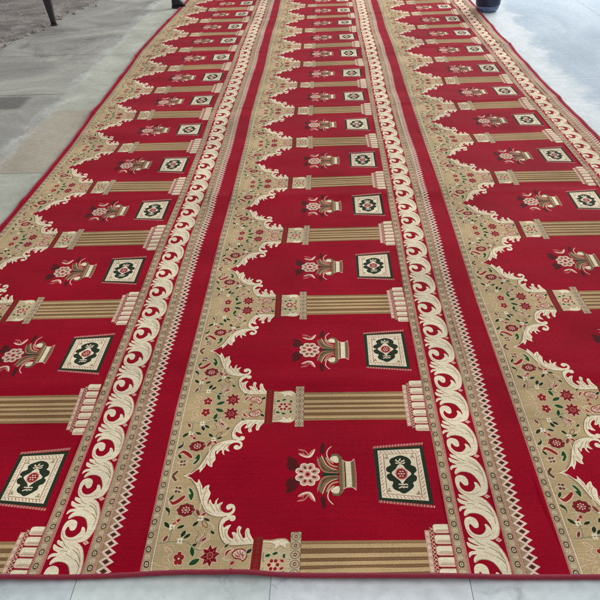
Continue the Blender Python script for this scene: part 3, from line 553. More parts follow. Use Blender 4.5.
# 1. column shafts (drawn about s=0 and repeated about s=1)
for s0 in (0, 1):
    for col, a, b in (('colmid', -.114, .114),):
        rect(col, .660, 1.206, s0+a, s0+b)
    e = [.114, .092, .070, .046, .026, 0.0]
    lay = [('colmid', .114, .098), ('colhi', .098, .074), ('collo', .074, .050), ('colhi', .050, .026), ('collo', .026, .0)]
    for c, hi, lo in lay:
        for sg in (1, -1):
            rect(c, .660, 1.206, min(s0+sg*lo, s0+sg*hi), max(s0+sg*lo, s0+sg*hi))
    rect('colhi', .660, 1.206, s0-.0095, s0+.0095)
    for c, y in (('dbrown', .0985), ('dbrown', .074), ('dbrown', .0505), ('dbrown', .026), ('dbrown', .0105)):
        for sg in (1, -1): rect('brown', .660, 1.206, s0+sg*y-.0012, s0+sg*y+.0012)
    # beaded capital
    rect('brown', .6180, .6665, s0-.164, s0+.164)
    rect('chainl', .6200, .6645, s0-.161, s0+.161)
    for i in range(7):
        y = s0-.138+.046*i
        poly = [(.6425+.0215*math.cos(6.2832*j/12), y+.0215*math.sin(6.2832*j/12)) for j in range(12)]
        add('taup', poly); add('tanp', [(.6425+(x-.6425)*.82, y+(z-y)*.84) for x, z in poly])
        add('dbrown', [(.6425+(x-.6425)*.34, y+(z-y)*.42) for x, z in poly]); add('chainl', [(.6425+(x-.6425)*.2, y+(z-y)*.2) for x, z in poly])
        for dx in (-.0225, .0225): add('brown', [(.6425+dx-.004, y+.023), (.6425+dx, y+.0265), (.6425+dx+.004, y+.023), (.6425+dx, y+.0195)])
# 2. spandrel ornament
for e in MOTIF_HALF:
    c, p = shape_poly(e); both(c, p)
for s0 in (0, 1):
    # maroon band across the neck of the spandrel
    rect('brownr', .4580, .5000, s0-.1405, s0+.1405)
    rect('maroonl', .4605, .4975, s0-.138, s0+.138)
    for i in range(13):
        y = s0-.128+i*.0213
        add('brownr', [(.479, y-.0085), (.491, y), (.479, y+.0085), (.467, y)])
        add('maroonr', [(.479, y-.0042), (.485, y), (.479, y+.0042), (.473, y)])
    rect('beigel', .60, .6180, s0-.104, s0+.104)
    # light stems meeting on the axis
    add('sagel', stroke([(.19, s0-.03), (.165, s0), (.19, s0+.03)], .003))
    add('pinkl', stroke([(.022, s0-.028), (.06, s0-.012), (.10, s0-.004), (.10, s0+.004), (.06, s0+.012), (.022, s0+.028)], .0028))
    # fluted base of the column
    rect('tanp', 1.203, 1.2245, s0-.166, s0+.166)
    for i in range(9):
        y = s0-.148+i*.037
        add('pinkl', [(1.2137+.0075*math.cos(6.2832*j/8), y+.013*math.sin(6.2832*j/8)) for j in range(8)])
    rect('brown', 1.2245, 1.2262, s0-.172, s0+.172)
    rect('maroonr', 1.2262, 1.244, s0-.185, s0+.185)
    for i in range(18):
        y = s0-.181+i*.0202
        add('pinkl', stroke([(1.2268, y), (1.2435, y+.0185)], .0028)); add('pinkl', stroke([(1.2268, y+.0185), (1.2435, y)], .0028))
    for i in range(7):
        y0 = s0-.205+i*.0588; y1 = y0+.0535
        def fl(x0, a, b, r):
            return [(1.3115, a), (1.3115, b), (x0+r, b), (x0+r*.3, b-r*.35), (x0, b-r), (x0, a+r), (x0+r*.3, a+r*.35), (x0+r, a)]
        add('brown', fl(1.2395, y0, y1, .012)); add('pinkl', fl(1.2418, y0+.002, y1-.002, .011))
        add('cream', fl(1.2440, y0+.018, y1-.004, .009))
        add('tan', stroke([(1.252, y0+.014), (1.311, y0+.014)], .0042)); add('taup', stroke([(1.256, y0+.021), (1.311, y0+.021)], .0022))
# 3. vase of flowers and small rug, one per niche
for e in MOTIF_VASE:
    c, p = shape_poly(e); p = [(x, y+.0165) for x, y in p]
    add(c, p); add(c, [(x, 1-y) for x, y in p][::-1])
VC = (.6869, .5)
def ell(cx, cy, ru, rv, a, n=12):
    return [(cx+ru*math.cos(6.2832*j/n)*math.cos(a)-rv*math.sin(6.2832*j/n)*math.sin(a),
             cy+ru*math.cos(6.2832*j/n)*math.sin(a)+rv*math.sin(6.2832*j/n)*math.cos(a)) for j in range(n)]
for ring, (c, ru, rv) in enumerate((('zig', .0265, .0225), ('tanp', .0195, .0155))):
    for i in range(8):
        a = .39+i*math.pi/4
        add(c, ell(VC[0]+.037*math.cos(a), VC[1]+.049*math.sin(a), ru, rv, a))
for i in range(8):
    a = .39+i*math.pi/4
    add('maroonl' if i % 2 else 'brownr', ell(VC[0]+.034*math.cos(a), VC[1]+.045*math.sin(a), .011, .0065, a, 8))
add('pinkl', ell(VC[0], VC[1], .020, .025, 0)); add('pink', ell(VC[0], VC[1], .016, .020, 0)); add('maroonl', ell(VC[0], VC[1], .009, .011, 0))
for e in MOTIF_RUG:
    c, p = shape_poly(e); add(c, [(x, y+.022) for x, y in p])
# 4. borders
def chain(x0, x1, cx, edgeL, edgeR, phase):
    rect('chain', x0, x1, -.1, 1.1)
    if edgeL: rect('pink', x0, x0+.0042, -.1, 1.1); rect('brown', x0+.0042, x0+.0056, -.1, 1.1)
    if edgeR: rect('pink', x1-.0042, x1, -.1, 1.1); rect('brown', x1-.0056, x1-.0042, -.1, 1.1)
    for i in range(-1, 15):
        y = (i+phase)/14
        def oc(r, ry, yy): return [(cx-r, yy-ry*.5), (cx-r*.5, yy-ry), (cx+r*.5, yy-ry), (cx+r, yy-ry*.5), (cx+r, yy+ry*.5), (cx+r*.5, yy+ry), (cx-r*.5, yy+ry), (cx-r, yy+ry*.5)]
        add('dbrown', oc(.0112, .0155, y)); add('chainl', oc(.0074, .0100, y)); add('dbrown', oc(.0026, .0034, y))
        add('chainl', oc(.0115, .0105, y+.5/14)); add('beige', oc(.0036, .0034, y+.5/14))
chain(-.0222, .0215, .0015, True, False, .24)
rect('beige', .0215, .0262, -.1, 1.1); rect('cream', .0245, .0285, -.1, 1.1); rect('brown', .0285, .0300, -.1, 1.1)
rect('maroonr', 1.3118, 1.3145, -.1, 1.1)
chain(1.3145, 1.3700, 1.3370, True, True, .80)
rect('pink', 1.3580, 1.3625, -.1, 1.1)
for k in range(-2, 5):
    for e in MOTIF_SCROLL:
        c, p = shape_poly(e); add(c, [(x, y-.605+.11+.25*k) for x, y in p])
chain(1.5395, 1.6020, 1.5690, True, True, .85)
rect('pink', 1.5850, 1.5885, -.1, 1.1)
rect('lattice', 1.5980, 1.6200, -.1, 1.1); rect('brown', 1.5965, 1.5985, -.1, 1.1)
NZ = 22
for i in range(-1, NZ+1):
    y = (i+.5)/NZ; h = .5/NZ
    add('red', [(1.624, y-h), (1.624, y+h), (1.665, y+h), (1.665, y-h)])
    add('lattice', [(1.598, y-h), (1.612, y-h), (1.6, y), (1.612, y+h), (1.598, y+h)])
for i in range(-1, NZ+1):
    y = (i+.5)/NZ; h = .56/NZ
    add('zig', [(1.5955, y), (1.6265, y-h*1.04), (1.6600, y), (1.6265, y+h*1.04)])
    add('brownr', [(1.6100, y), (1.6265, y-h*.56), (1.6430, y), (1.6265, y+h*.56)])
    add('dbrown', [(1.6185, y), (1.6265, y-h*.28), (1.6350, y), (1.6265, y+h*.28)])

def clip(poly):
    for ax, lim, sg in ((1, 0.0, 1), (1, 1.0, -1), (0, T0, 1), (0, T1, -1)):
        out = []; n = len(poly)
        for i in range(n):
            a, b = poly[i-1], poly[i]
            ia, ib = (a[ax]-lim)*sg >= 0, (b[ax]-lim)*sg >= 0
            if ia != ib:
                t = (lim-a[ax])/(b[ax]-a[ax]); q = [a[0]+(b[0]-a[0])*t, a[1]+(b[1]-a[1])*t]; q[ax] = lim; out.append(tuple(q))
            if ib: out.append(b)
        poly = out
        if len(poly) < 3: return None
    return poly

def draft_tile():
    polys = []
    for c, p in PAINT:
        q = clip(p)
        if q: polys.append((c, q))
    verts, edges, key = [], [], {}
    def vid(p):
        k = (round(p[0]*20000), round(p[1]*20000))
        if k not in key: key[k] = len(verts); verts.append(Vector((k[0]/20000, k[1]/20000)))
        return key[k]
    for c, p in polys:
        ids = [vid(q) for q in p]
        for i in range(len(ids)):
            if ids[i-1] != ids[i]: edges.append((ids[i-1], ids[i]))
    gx = np.linspace(T0, T1, 41); gy = np.linspace(0, 1, 36)
    for x in gx:
        for y in gy: vid((float(x), float(y)))
    b = [vid((T0, 0)), vid((T1, 0)), vid((T1, 1)), vid((T0, 1))]
    edges += [(b[i-1], b[i]) for i in range(4)]
    edges = list({(min(e), max(e)) for e in edges})
    V, E_, F, _, _, _ = delaunay_2d_cdt(verts, edges, [], 0, 1e-5)
    V = np.array([tuple(v) for v in V]); F = np.array([tuple(f) for f in F if len(f) == 3])
    cen = V[F].mean(1); mat = np.full(len(F), IDX['red'])
    # keep the ground of the scroll band a little deeper than the field
    order = np.argsort(cen[:, 1]); cs = cen[order]
    for c, p in polys:
        P = np.array(p); x0, y0 = P.min(0); x1, y1 = P.max(0)
        i0, i1 = np.searchsorted(cs[:, 1], y0), np.searchsorted(cs[:, 1], y1)
        sel = order[i0:i1]; X = cen[sel]
        m = (X[:, 0] > x0) & (X[:, 0] < x1); sel = sel[m]; X = X[m]
        if not len(sel): continue
        w = np.zeros(len(sel), int)
        for i in range(len(P)):
            ax, ay = P[i-1]; bx, by = P[i]
            if ay == by: continue
            isl = (bx-ax)*(X[:, 1]-ay)-(X[:, 0]-ax)*(by-ay)
            w += ((ay <= X[:, 1]) & (by > X[:, 1]) & (isl > 0)).astype(int) - ((ay > X[:, 1]) & (by <= X[:, 1]) & (isl < 0)).astype(int)
        mat[sel[w != 0]] = IDX[c]
    a = V[F]; ar = (a[:, 1, 0]-a[:, 0, 0])*(a[:, 2, 1]-a[:, 0, 1])-(a[:, 1, 1]-a[:, 0, 1])*(a[:, 2, 0]-a[:, 0, 0])
    F[ar < 0] = F[ar < 0][:, ::-1]
    keep = np.abs(ar) > 1e-10
    return V, F[keep], mat[keep]

TV, TF, TM = draft_tile()
print('tile', len(TV), len(TF))

# ------------------------------------------------------------------ how the carpet lies
def sm(x): x = np.clip(x, 0, 1); return x*x*(3-2*x)
CREASES = [(1.22, .0050, .075), (3.72, .0040, .07), (6.18, .0042, .06), (8.74, .0062, .06), (11.2, .005, .07), (13.7, .005, .07)]
def lie(t, v):
    """pattern coordinates -> world metres, with the drift, creases and slack of a carpet that was folded"""
    t = np.asarray(t, float); v = np.asarray(v, float)
    x = t.copy(); y = v.copy()
    r = np.clip((t-1.9)/1.6, 0, 1)
    x += .022*np.exp(-(t/.16)**2)*np.clip((.14-v)/.2, 0, 1)-.008*np.exp(-(t/.2)**2)*np.exp(-((v-.75)/.35)**2)
    x = x-r*(.018+.052*sm((v-4.4)/3.2))
    l = np.clip(-t/1.8, 0, 1)**2
    x -= l*.085*np.exp(-((v-9.2)/2.6)**2)
    x += l*.02*np.exp(-((v-5)/1.2)**2)
    w = np.exp(-((t-.18)/.42)**2)
    y -= .034*w*np.clip(1-2*v, 0, 1.15)
    x += .006*np.sin(v*1.7+.6)+.004*np.sin(v*4.1+t)
    z = .0020*np.sin(v*8.3+1.8*np.sin(t*1.1+v*.3)+.5)*(.6+.4*np.sin(t*1.9+v*.7))+.0012*np.sin(v*14.1-1.4*np.sin(t*1.7))+.0032+.0016*np.sin(t*2.3+v*1.1)+.0014*np.sin(v*3.9-t*1.7+1)+.0008*np.sin(t*9+v*6)+.0030
    for i, (c, a, s) in enumerate(CREASES):
        d = v-(c+.012*np.sin(t*3+i)+.02*(t-.9)*(-1)**i*.5)
        aa = a*(.75+.35*np.sin(t*2.2+i*1.9)**2)
        z += aa*np.exp(-(d/s)**2) + aa*.25*np.exp(-((d-.2)/.2)**2)
        x += .010*np.sign(t-.9)*np.abs((t-.9)/2.6)*np.exp(-(d/.16)**2)*(a/.006)
    e = np.clip((.30-v)/.36, 0, 1)**2
    z += e*(.0075*np.exp(-((t-.44)/.11)**2)+.004*np.exp(-((t-1.30)/.16)**2)+.003*np.exp(-((t+.62)/.2)**2)+.0012*np.sin(t*7)+.0012)
    er = np.clip((t-3.25)/.22, 0, 1)**2
    z += er*.004*(1+np.sin(v*5.2))*.5
    return x*M, y*M, z+.0075

def cut_v(t):   # where the near end of the carpet was cut, in pattern units
    return -.066+.050*np.exp(-((t-.18)/.42)**2)*1.05+.0025*np.sin(t*3)

TL, TR = -U-.0735, 2*U-.0224-.1155+.038      # outer edges: plain red margin left and right
VEND = ROWS

vs, fs, ms, tvs = [], [], [], []; base = 0
def push(t, v, F, mt):
    global base
    x, y, z = lie(t, v)
    vs.append(np.stack([x, y, z], 1)); tvs.append(np.stack([t, v], 1)); fs.append(F+base); ms.append(mt); base += len(t)
# whole rows
for c in (-1, 0, 1):
    if c == 1:
        keep = TV[TF][:, :, 0].max(1) <= 1e9
    for r in range(ROWS):
        t = TV[:, 0]+c*U; v = TV[:, 1]+r
        if c == 1:      # the last row ends in a narrow margin: fold the wide one up
            k = TV[TF][:, :, 0].mean(1) < 1.668
            over = t > TR; t = np.minimum(t, TR)
            push(t, v, TF[k | (TM != -1)], TM[k | (TM != -1)])
        else: push(t, v, TF, TM)
# the sliver in front of row 0, cut at the end of the carpet
k = TV[TF][:, :, 1].max(1) > .93
SF, SM = TF[k], TM[k]
for c in (-1, 0, 1):
    t = TV[:, 0]+c*U; v = TV[:, 1]-1
    if c == 1: t = np.minimum(t, TR)
    lim = cut_v(t)
    tri_in = (v[SF] >= lim[SF]).any(1)
    v2 = np.maximum(v, lim)
    push(t, v2, SF[tri_in], SM[tri_in])
# plain margins
def margin(a, b, n):
    tt = np.linspace(a, b, n); vv = np.concatenate([[0], np.linspace(0, VEND, VEND*35+1)])
    T, Vv = np.meshgrid(tt, vv); Vv = Vv.copy(); Vv[0] = cut_v(T[0])
    idx = np.arange(T.size).reshape(T.shape)
    q = np.stack([idx[:-1, :-1], idx[:-1, 1:], idx[1:, 1:], idx[1:, :-1]], -1).reshape(-1, 4)
    F = np.concatenate([q[:, [0, 1, 2]], q[:, [0, 2, 3]]])
    push(T.ravel(), Vv.ravel(), F, np.full(len(F), IDX['red']))
margin(TL, -U+T0, 4)
V = np.concatenate(vs); TVW = np.concatenate(tvs); F = np.concatenate(fs); MT = np.concatenate(ms)
# drop faces collapsed by the clamp
a = V[F]; cr = np.cross(a[:, 1]-a[:, 0], a[:, 2]-a[:, 0]); ok = np.linalg.norm(cr, axis=1) > 1e-11
F = F[ok]; MT = MT[ok]
used = np.zeros(len(V), bool); used[F.ravel()] = True; remap = np.cumsum(used)-1
V = V[used]; TVW = TVW[used]; F = remap[F]
# weld the seams between drafted tiles
key = np.round(V*1e5).astype(np.int64); _, first, inv_ = np.unique(key[:, 0]*10**9+key[:, 1], return_index=True, return_inverse=True)
V = V[first]; TVW = TVW[first]; F = inv_[F]
bad = (F[:, 0] == F[:, 1]) | (F[:, 1] == F[:, 2]) | (F[:, 0] == F[:, 2]); F = F[~bad]; MT = MT[~bad]

def np_mesh(name, V, F, mt=None, smooth=True):
    me = bpy.data.meshes.new(name)
    me.vertices.add(len(V)); me.vertices.foreach_set('co', V.astype(np.float32).ravel())
    me.loops.add(F.size); me.loops.foreach_set('vertex_index', F.astype(np.int32).ravel())
    me.polygons.add(len(F)); me.polygons.foreach_set('loop_start', np.arange(0, F.size, F.shape[1], dtype=np.int32))
    me.polygons.foreach_set('loop_total', np.full(len(F), F.shape[1], np.int32))
    if mt is not None: me.polygons.foreach_set('material_index', mt.astype(np.int32))
    me.polygons.foreach_set('use_smooth', np.full(len(F), smooth))
    me.update(); me.validate()
    return me
def link(name, me, mats, parent=None):
    o = bpy.data.objects.new(name, me); COL.objects.link(o)
    for m in mats: me.materials.append(m)
    if parent: o.parent = parent
    return o
def tag(o, label=None, cat=None, group=None, kind=None):
    if label: o['label'] = label
    if cat: o['category'] = cat
    if group: o['group'] = group
    if kind: o['kind'] = kind
    return o

def lie_normals(t, v):
    h = .004
    a = [np.array(lie(t+h, v)), np.array(lie(t-h, v)), np.array(lie(t, v+h)), np.array(lie(t, v-h))]
    n = np.cross((a[0]-a[1]).T, (a[2]-a[3]).T); return n/np.linalg.norm(n, axis=1)[:, None]
carpet = bpy.data.objects.new('prayer_carpet', None); COL.objects.link(carpet)
tag(carpet, 'long red prayer carpet with three rows of woven arches, vases and columns', 'carpet')
me = np_mesh('pile', V, F, MT)
me.normals_split_custom_set_from_vertices(lie_normals(TVW[:, 0], TVW[:, 1]).astype(np.float32).tolist())
pile = link('pile', me, PILE, carpet)
print('carpet', len(V), len(F))

# stitched binding all round: a soft rounded cord-like edge that reaches the floor
def binding(t, v, out):
    """t, v: path arrays; out: outward direction per point"""
    x, y, z = lie(t, v); n = len(x); K = 9
    prof = [(-.005, .0006), (-.002, .0016), (.0025, .0014), (.0055, -.0004), (.0068, -.0030), (.006, -.0062), (.003, -.0085), (-.001, -.0090), (-.004, -.0090)]
    R = []
    for i in range(n):
        ox, oy = out[i]; k = (1.07 if i % 2 else .95)+.05*math.sin(i*.37)
        for a, b in prof: R.append((x[i]+ox*a*k, y[i]+oy*a*k, max(z[i]+b, .0006)))
    R = np.array(R); idx = np.arange(n*K).reshape(n, K)
    q = np.stack([idx[:-1, :-1], idx[:-1, 1:], idx[1:, 1:], idx[1:, :-1]], -1).reshape(-1, 4)
    return R, q
path = []
front = np.linspace(TL, TR, 1150); side = np.linspace(0.0, VEND, 3200)
for t in front: path.append((t, float(cut_v(t)), (0, -1)))
path[0] = (*path[0][:2], (-.7, -.7)); path[-1] = (*path[-1][:2], (.7, -.7))
pr = [(TR, v, (1, 0)) for v in side[1:]]
pb = [(t, VEND, (0, 1)) for t in front[::-1]]
pl = [(TL, v, (-1, 0)) for v in side[::-1]]
path += pr+pb+pl+[path[0]]
R, q = binding(np.array([p[0] for p in path]), np.array([p[1] for p in path]), [p[2] for p in path])
bm_, bt, bp = new_mat('bound edge yarn')
tc = N(bt, 'ShaderNodeTexCoord'); nz = N(bt, 'ShaderNodeTexNoise', Scale=520.0, Detail=2.0); bt.links.new(tc.outputs['Object'], nz.inputs['Vector'])
cr_ = N(bt, 'ShaderNodeValToRGB'); cr_.color_ramp.elements[0].color = srgb(104, 8, 32); cr_.color_ramp.elements[1].color = srgb(168, 30, 60)
cr_.color_ramp.elements[0].position = .3; cr_.color_ramp.elements[1].position = .7
bt.links.new(nz.outputs['Fac'], cr_.inputs[0]); bt.links.new(cr_.outputs[0], bp.inputs['Base Color'])
bu = N(bt, 'ShaderNodeBump', Strength=.3, Distance=.001); bt.links.new(nz.outputs['Fac'], bu.inputs['Height']); bt.links.new(bu.outputs[0], bp.inputs['Normal'])
bp.inputs['Roughness'].default_value = .8; bp.inputs['Sheen Weight'].default_value = .2
link('edge_binding', np_mesh('edge_binding', R, q), [bm_], carpet)

# ------------------------------------------------------------------ floor
def ramp_mat(name, stops, scale, detail=6, rough=(.5, .7), bump=.15, bdist=.004, scale2=None, extra=None, stretch=(1, 1, 1), spec=.5):
    m, nt, p = new_mat(name)
    tc = N(nt, 'ShaderNodeTexCoord'); mp = N(nt, 'ShaderNodeMapping'); mp.inputs['Scale'].default_value = stretch
    nt.links.new(tc.outputs['Object'], mp.inputs['Vector'])
    n = N(nt, 'ShaderNodeTexNoise', Scale=scale, Detail=detail, Roughness=.62, Distortion=.6); nt.links.new(mp.outputs[0], n.inputs['Vector'])
    r = N(nt, 'ShaderNodeValToRGB'); el = r.color_ramp.elements
    el[0].position, el[0].color = stops[0][0], srgb(*stops[0][1]); el[1].position, el[1].color = stops[-1][0], srgb(*stops[-1][1])
    for s, c in stops[1:-1]: e = el.new(s); e.color = srgb(*c)
    nt.links.new(n.outputs['Fac'], r.inputs[0])
    n2 = N(nt, 'ShaderNodeTexNoise', Scale=scale2 or scale*14, Detail=5.0); nt.links.new(tc.outputs['Object'], n2.inputs['Vector'])
    mx = N(nt, 'ShaderNodeMapRange'); mx.inputs['From Min'].default_value = .25; mx.inputs['From Max'].default_value = .75
    mx.inputs['To Min'].default_value = .86; mx.inputs['To Max'].default_value = 1.1; nt.links.new(n2.outputs['Fac'], mx.inputs['Value'])
    vm = N(nt, 'ShaderNodeVectorMath', operation='SCALE'); nt.links.new(r.outputs[0], vm.inputs[0]); nt.links.new(mx.outputs[0], vm.inputs['Scale'])
    out = vm.outputs[0]
    if extra: out = extra(nt, tc, out)
    nt.links.new(out, p.inputs['Base Color'])
    rr = N(nt, 'ShaderNodeMapRange'); rr.inputs['To Min'].default_value, rr.inputs['To Max'].default_value = rough
    nt.links.new(n.outputs['Fac'], rr.inputs['Value']); nt.links.new(rr.outputs[0], p.inputs['Roughness'])
    b = N(nt, 'ShaderNodeBump', Strength=bump, Distance=bdist); nt.links.new(n2.outputs['Fac'], b.inputs['Height']); nt.links.new(b.outputs[0], p.inputs['Normal'])
    p.inputs['Specular IOR Level'].default_value = spec
    return m

def sheet(name, pts, z, m, kind='structure', parent=None):
    V_ = np.array([(x, y, z) for x, y in pts]); F_ = np.array([list(range(len(pts)))])
    me_ = bpy.data.meshes.new(name); me_.from_pydata([tuple(v) for v in V_], [], [list(range(len(pts)))])
    o = link(name, me_, [m], parent)
    if kind: o['kind'] = kind
    return o
def worn(nt, tc, col):
    n = N(nt, 'ShaderNodeTexNoise', Scale=.55, Detail=8.0, Roughness=.7, Distortion=1.5); nt.links.new(tc.outputs['Object'], n.inputs['Vector'])
    r = N(nt, 'ShaderNodeMapRange'); r.inputs['From Min'].default_value = .38; r.inputs['From Max'].default_value = .62
    r.inputs['To Min'].default_value = .68; r.inputs['To Max'].default_value = 1.12; nt.links.new(n.outputs['Fac'], r.inputs['Value'])
    v = N(nt, 'ShaderNodeVectorMath', operation='SCALE'); nt.links.new(col, v.inputs[0]); nt.links.new(r.outputs[0], v.inputs['Scale']); return v.outputs[0]
# one yard floor: grey worn concrete on the left, a paler poured strip beside the carpet, light floor on the right
def yard():
    m, nt, p = new_mat('worn yard concrete'); Lk = nt.links.new
    tc = N(nt, 'ShaderNodeTexCoord'); sp = N(nt, 'ShaderNodeSeparateXYZ'); Lk(tc.outputs['Object'], sp.inputs[0])
    def mth(op, a, b=None, c=None):
        n = N(nt, 'ShaderNodeMath', operation=op)
        for k, v in enumerate((a, b, c)):
            if v is None: continue
            if isinstance(v, (int, float)): n.inputs[k].default_value = v
            else: Lk(v, n.inputs[k])
        return n.outputs[0]
    def noise(scale, det=8, rough=.6, dist=0, st=(1, 1, 1), off=0):
        mp = N(nt, 'ShaderNodeMapping'); mp.inputs['Scale'].default_value = st; mp.inputs['Location'].default_value = (off, off*.7, 0); Lk(tc.outputs['Object'], mp.inputs['Vector'])
        n = N(nt, 'ShaderNodeTexNoise', Scale=scale, Detail=float(det), Roughness=rough, Distortion=float(dist)); Lk(mp.outputs[0], n.inputs['Vector']); return n.outputs['Fac']
    def step(v, a, b_):
        n = N(nt, 'ShaderNodeMapRange', interpolation_type='SMOOTHSTEP'); n.inputs['From Min'].default_value = a; n.inputs['From Max'].default_value = b_; Lk(v, n.inputs['Value']); return n.outputs[0]
    def ramp(v, stops):
        r = N(nt, 'ShaderNodeValToRGB'); el = r.color_ramp.elements
        el[0].position, el[0].color = stops[0][0], srgb(*stops[0][1]); el[1].position, el[1].color = stops[-1][0], srgb(*stops[-1][1])
        for s, c in stops[1:-1]: e = el.new(s); e.color = srgb(*c)
        Lk(v, r.inputs[0]); return r.outputs[0]
    def mix(f_, a, b_):
        n = N(nt, 'ShaderNodeMix', data_type='RGBA'); 
        if isinstance(f_, float): n.inputs['Factor'].default_value = f_
        else: Lk(f_, n.inputs['Factor'])
        for k, v in (('A', a), ('B', b_)):
            if isinstance(v, tuple): n.inputs[k].default_value = srgb(*v)
            else: Lk(v, n.inputs[k])
        return n.outputs['Result']
    X, Y = sp.outputs[0], sp.outputs[1]
    nb = noise(1.4, 9, .65, .8); nf = noise(26, 6, .7); nm = noise(5, 9, .7, .6, off=3); ns = noise(1.1, 9, .7, 1.2, (1.6, .45, 1), 9)
    grey = ramp(nb, [(.30, (128, 125, 118)), (.46, (158, 155, 146)), (.56, (174, 170, 159)), (.72, (198, 193, 180))])
    grey = mix(mth('MULTIPLY', step(ns, .56, .70), .55), grey, (88, 88, 88))
    grey = mix(mth('MULTIPLY', step(nm, .60, .72), .4), grey, (190, 188, 178))
    # saw cuts and a patched trench in the yard
    def line(v, at, w): return step(mth('ABSOLUTE', mth('SUBTRACT', v, at)), w, w*.25)
    wob = mth('MULTIPLY', mth('SUBTRACT', nm, .5), .05)
    Yw, Xw = mth('ADD', Y, wob), mth('ADD', X, wob)
    cut = mth('MAXIMUM', line(Yw, 4.22, .018), mth('MAXIMUM', line(Yw, 5.42, .014), line(Xw, -2.55, .016)))
    grey = mix(mth('MULTIPLY', cut, .42), grey, (62, 60, 58))
    trench = mth('MULTIPLY', mth('MULTIPLY', step(Yw, 3.86, 3.90), step(Yw, 4.20, 4.16)), step(Xw, -1.70, -1.76))
    grey = mix(mth('MULTIPLY', trench, .55), grey, (74, 72, 68))
    # poured strip beside the carpet
    ps = ramp(noise(3.2, 9, .65, .5, off=5), [(.3, (168, 168, 152)), (.5, (186, 185, 170)), (.7, (204, 202, 188))])
    beige = ramp(noise(2.6, 9, .6, .5, (1, .6, 1), 2), [(.3, (160, 144, 122)), (.5, (176, 160, 138)), (.7, (192, 178, 158))])
    inb = mth('MULTIPLY', step(Yw, 2.66, 2.70), step(Yw, 3.86, 3.78))
    ps = mix(mth('MULTIPLY', inb, .6), ps, beige)
    sj = mth('MAXIMUM', line(Yw, 2.67, .010), mth('MAXIMUM', line(Yw, 5.36, .008), line(Yw, .84, .008)))
    ps = mix(mth('MULTIPLY', sj, .45), ps, (96, 92, 84))
    edge_ = mth('ADD', Xw, mth('MULTIPLY', mth('SUBTRACT', noise(2.2, 9, .75, 0, off=7), .5), .16))
    inst = step(edge_, -1.50, -1.44)
    col = mix(inst, grey, ps)
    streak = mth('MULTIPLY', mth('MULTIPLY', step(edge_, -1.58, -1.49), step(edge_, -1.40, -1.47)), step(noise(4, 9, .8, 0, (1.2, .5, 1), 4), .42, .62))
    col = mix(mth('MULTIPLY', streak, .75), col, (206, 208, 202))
    # light floor on the right
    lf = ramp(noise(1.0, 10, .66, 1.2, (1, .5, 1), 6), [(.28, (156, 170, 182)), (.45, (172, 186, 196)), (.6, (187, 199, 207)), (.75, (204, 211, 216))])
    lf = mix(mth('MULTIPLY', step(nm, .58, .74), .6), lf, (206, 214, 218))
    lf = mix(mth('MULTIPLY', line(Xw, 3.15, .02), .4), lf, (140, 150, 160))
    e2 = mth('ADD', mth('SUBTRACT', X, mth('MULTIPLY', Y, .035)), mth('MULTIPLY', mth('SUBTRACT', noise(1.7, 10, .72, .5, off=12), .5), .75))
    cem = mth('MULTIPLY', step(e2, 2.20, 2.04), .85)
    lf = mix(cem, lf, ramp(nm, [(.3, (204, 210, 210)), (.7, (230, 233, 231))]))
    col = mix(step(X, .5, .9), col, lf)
    col = mix(mth('MULTIPLY', step(noise(42, 2, .5, 0, off=21), .70, .76), .6), col, (74, 70, 64))
    g = N(nt, 'ShaderNodeMapRange'); g.inputs['From Min'].default_value = .25; g.inputs['From Max'].default_value = .75; g.inputs['To Min'].default_value = .86; g.inputs['To Max'].default_value = 1.12; Lk(nf, g.inputs['Value'])
    vm = N(nt, 'ShaderNodeVectorMath', operation='SCALE'); Lk(col, vm.inputs[0]); Lk(g.outputs[0], vm.inputs['Scale']); Lk(vm.outputs[0], p.inputs['Base Color'])
    rr = N(nt, 'ShaderNodeMapRange'); rr.inputs['To Min'].default_value, rr.inputs['To Max'].default_value = .60, .90; Lk(ns, rr.inputs['Value']); Lk(rr.outputs[0], p.inputs['Roughness'])
    p.inputs['Specular IOR Level'].default_value = .18
    hh = mth('SUBTRACT', mth('ADD', mth('MULTIPLY', nf, .5), nm), mth('MULTIPLY', mth('ADD', mth('MAXIMUM', cut, sj), trench), .8))
    bp_ = N(nt, 'ShaderNodeBump', Strength=.35, Distance=.008); Lk(hh, bp_.inputs['Height']); Lk(bp_.outputs[0], p.inputs['Normal'])
    return m
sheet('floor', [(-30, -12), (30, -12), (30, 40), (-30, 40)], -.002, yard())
# large pale tiles in front of the carpet
def tile_mat(nm, d):
    m = ramp_mat(nm, [(s_, tuple(a_+b_ for a_, b_ in zip(c_, d))) for s_, c_ in [(.2, (214, 220, 222)), (.55, (234, 239, 239)), (.8, (243, 245, 243))]], 1.6, 7, (.12, .35), .05, .001, scale2=26, spec=.6)
    nt = m.node_tree; p = nt.nodes['Principled BSDF']
    # scuffs and grime
    tc = nt.nodes['Texture Coordinate']
    n = N(nt, 'ShaderNodeTexNoise', Scale=7.0, Detail=9.0, Roughness=.75, Distortion=1.2); nt.links.new(tc.outputs['Object'], n.inputs['Vector'])
    r = N(nt, 'ShaderNodeValToRGB'); r.color_ramp.elements[0].position = .57; r.color_ramp.elements[1].position = .70
    nt.links.new(n.outputs['Fac'], r.inputs[0])
    mx = N(nt, 'ShaderNodeMix', data_type='RGBA'); src = p.inputs['Base Color'].links[0].from_socket
    ml = N(nt, 'ShaderNodeMath', operation='MULTIPLY'); ml.inputs[1].default_value = .55; nt.links.new(r.outputs[0], ml.inputs[0])
    nt.links.new(ml.outputs[0], mx.inputs['Factor']); nt.links.new(src, mx.inputs['A']); mx.inputs['B'].default_value = srgb(150, 152, 152)
    nt.links.new(mx.outputs['Result'], p.inputs['Base Color'])
    return m
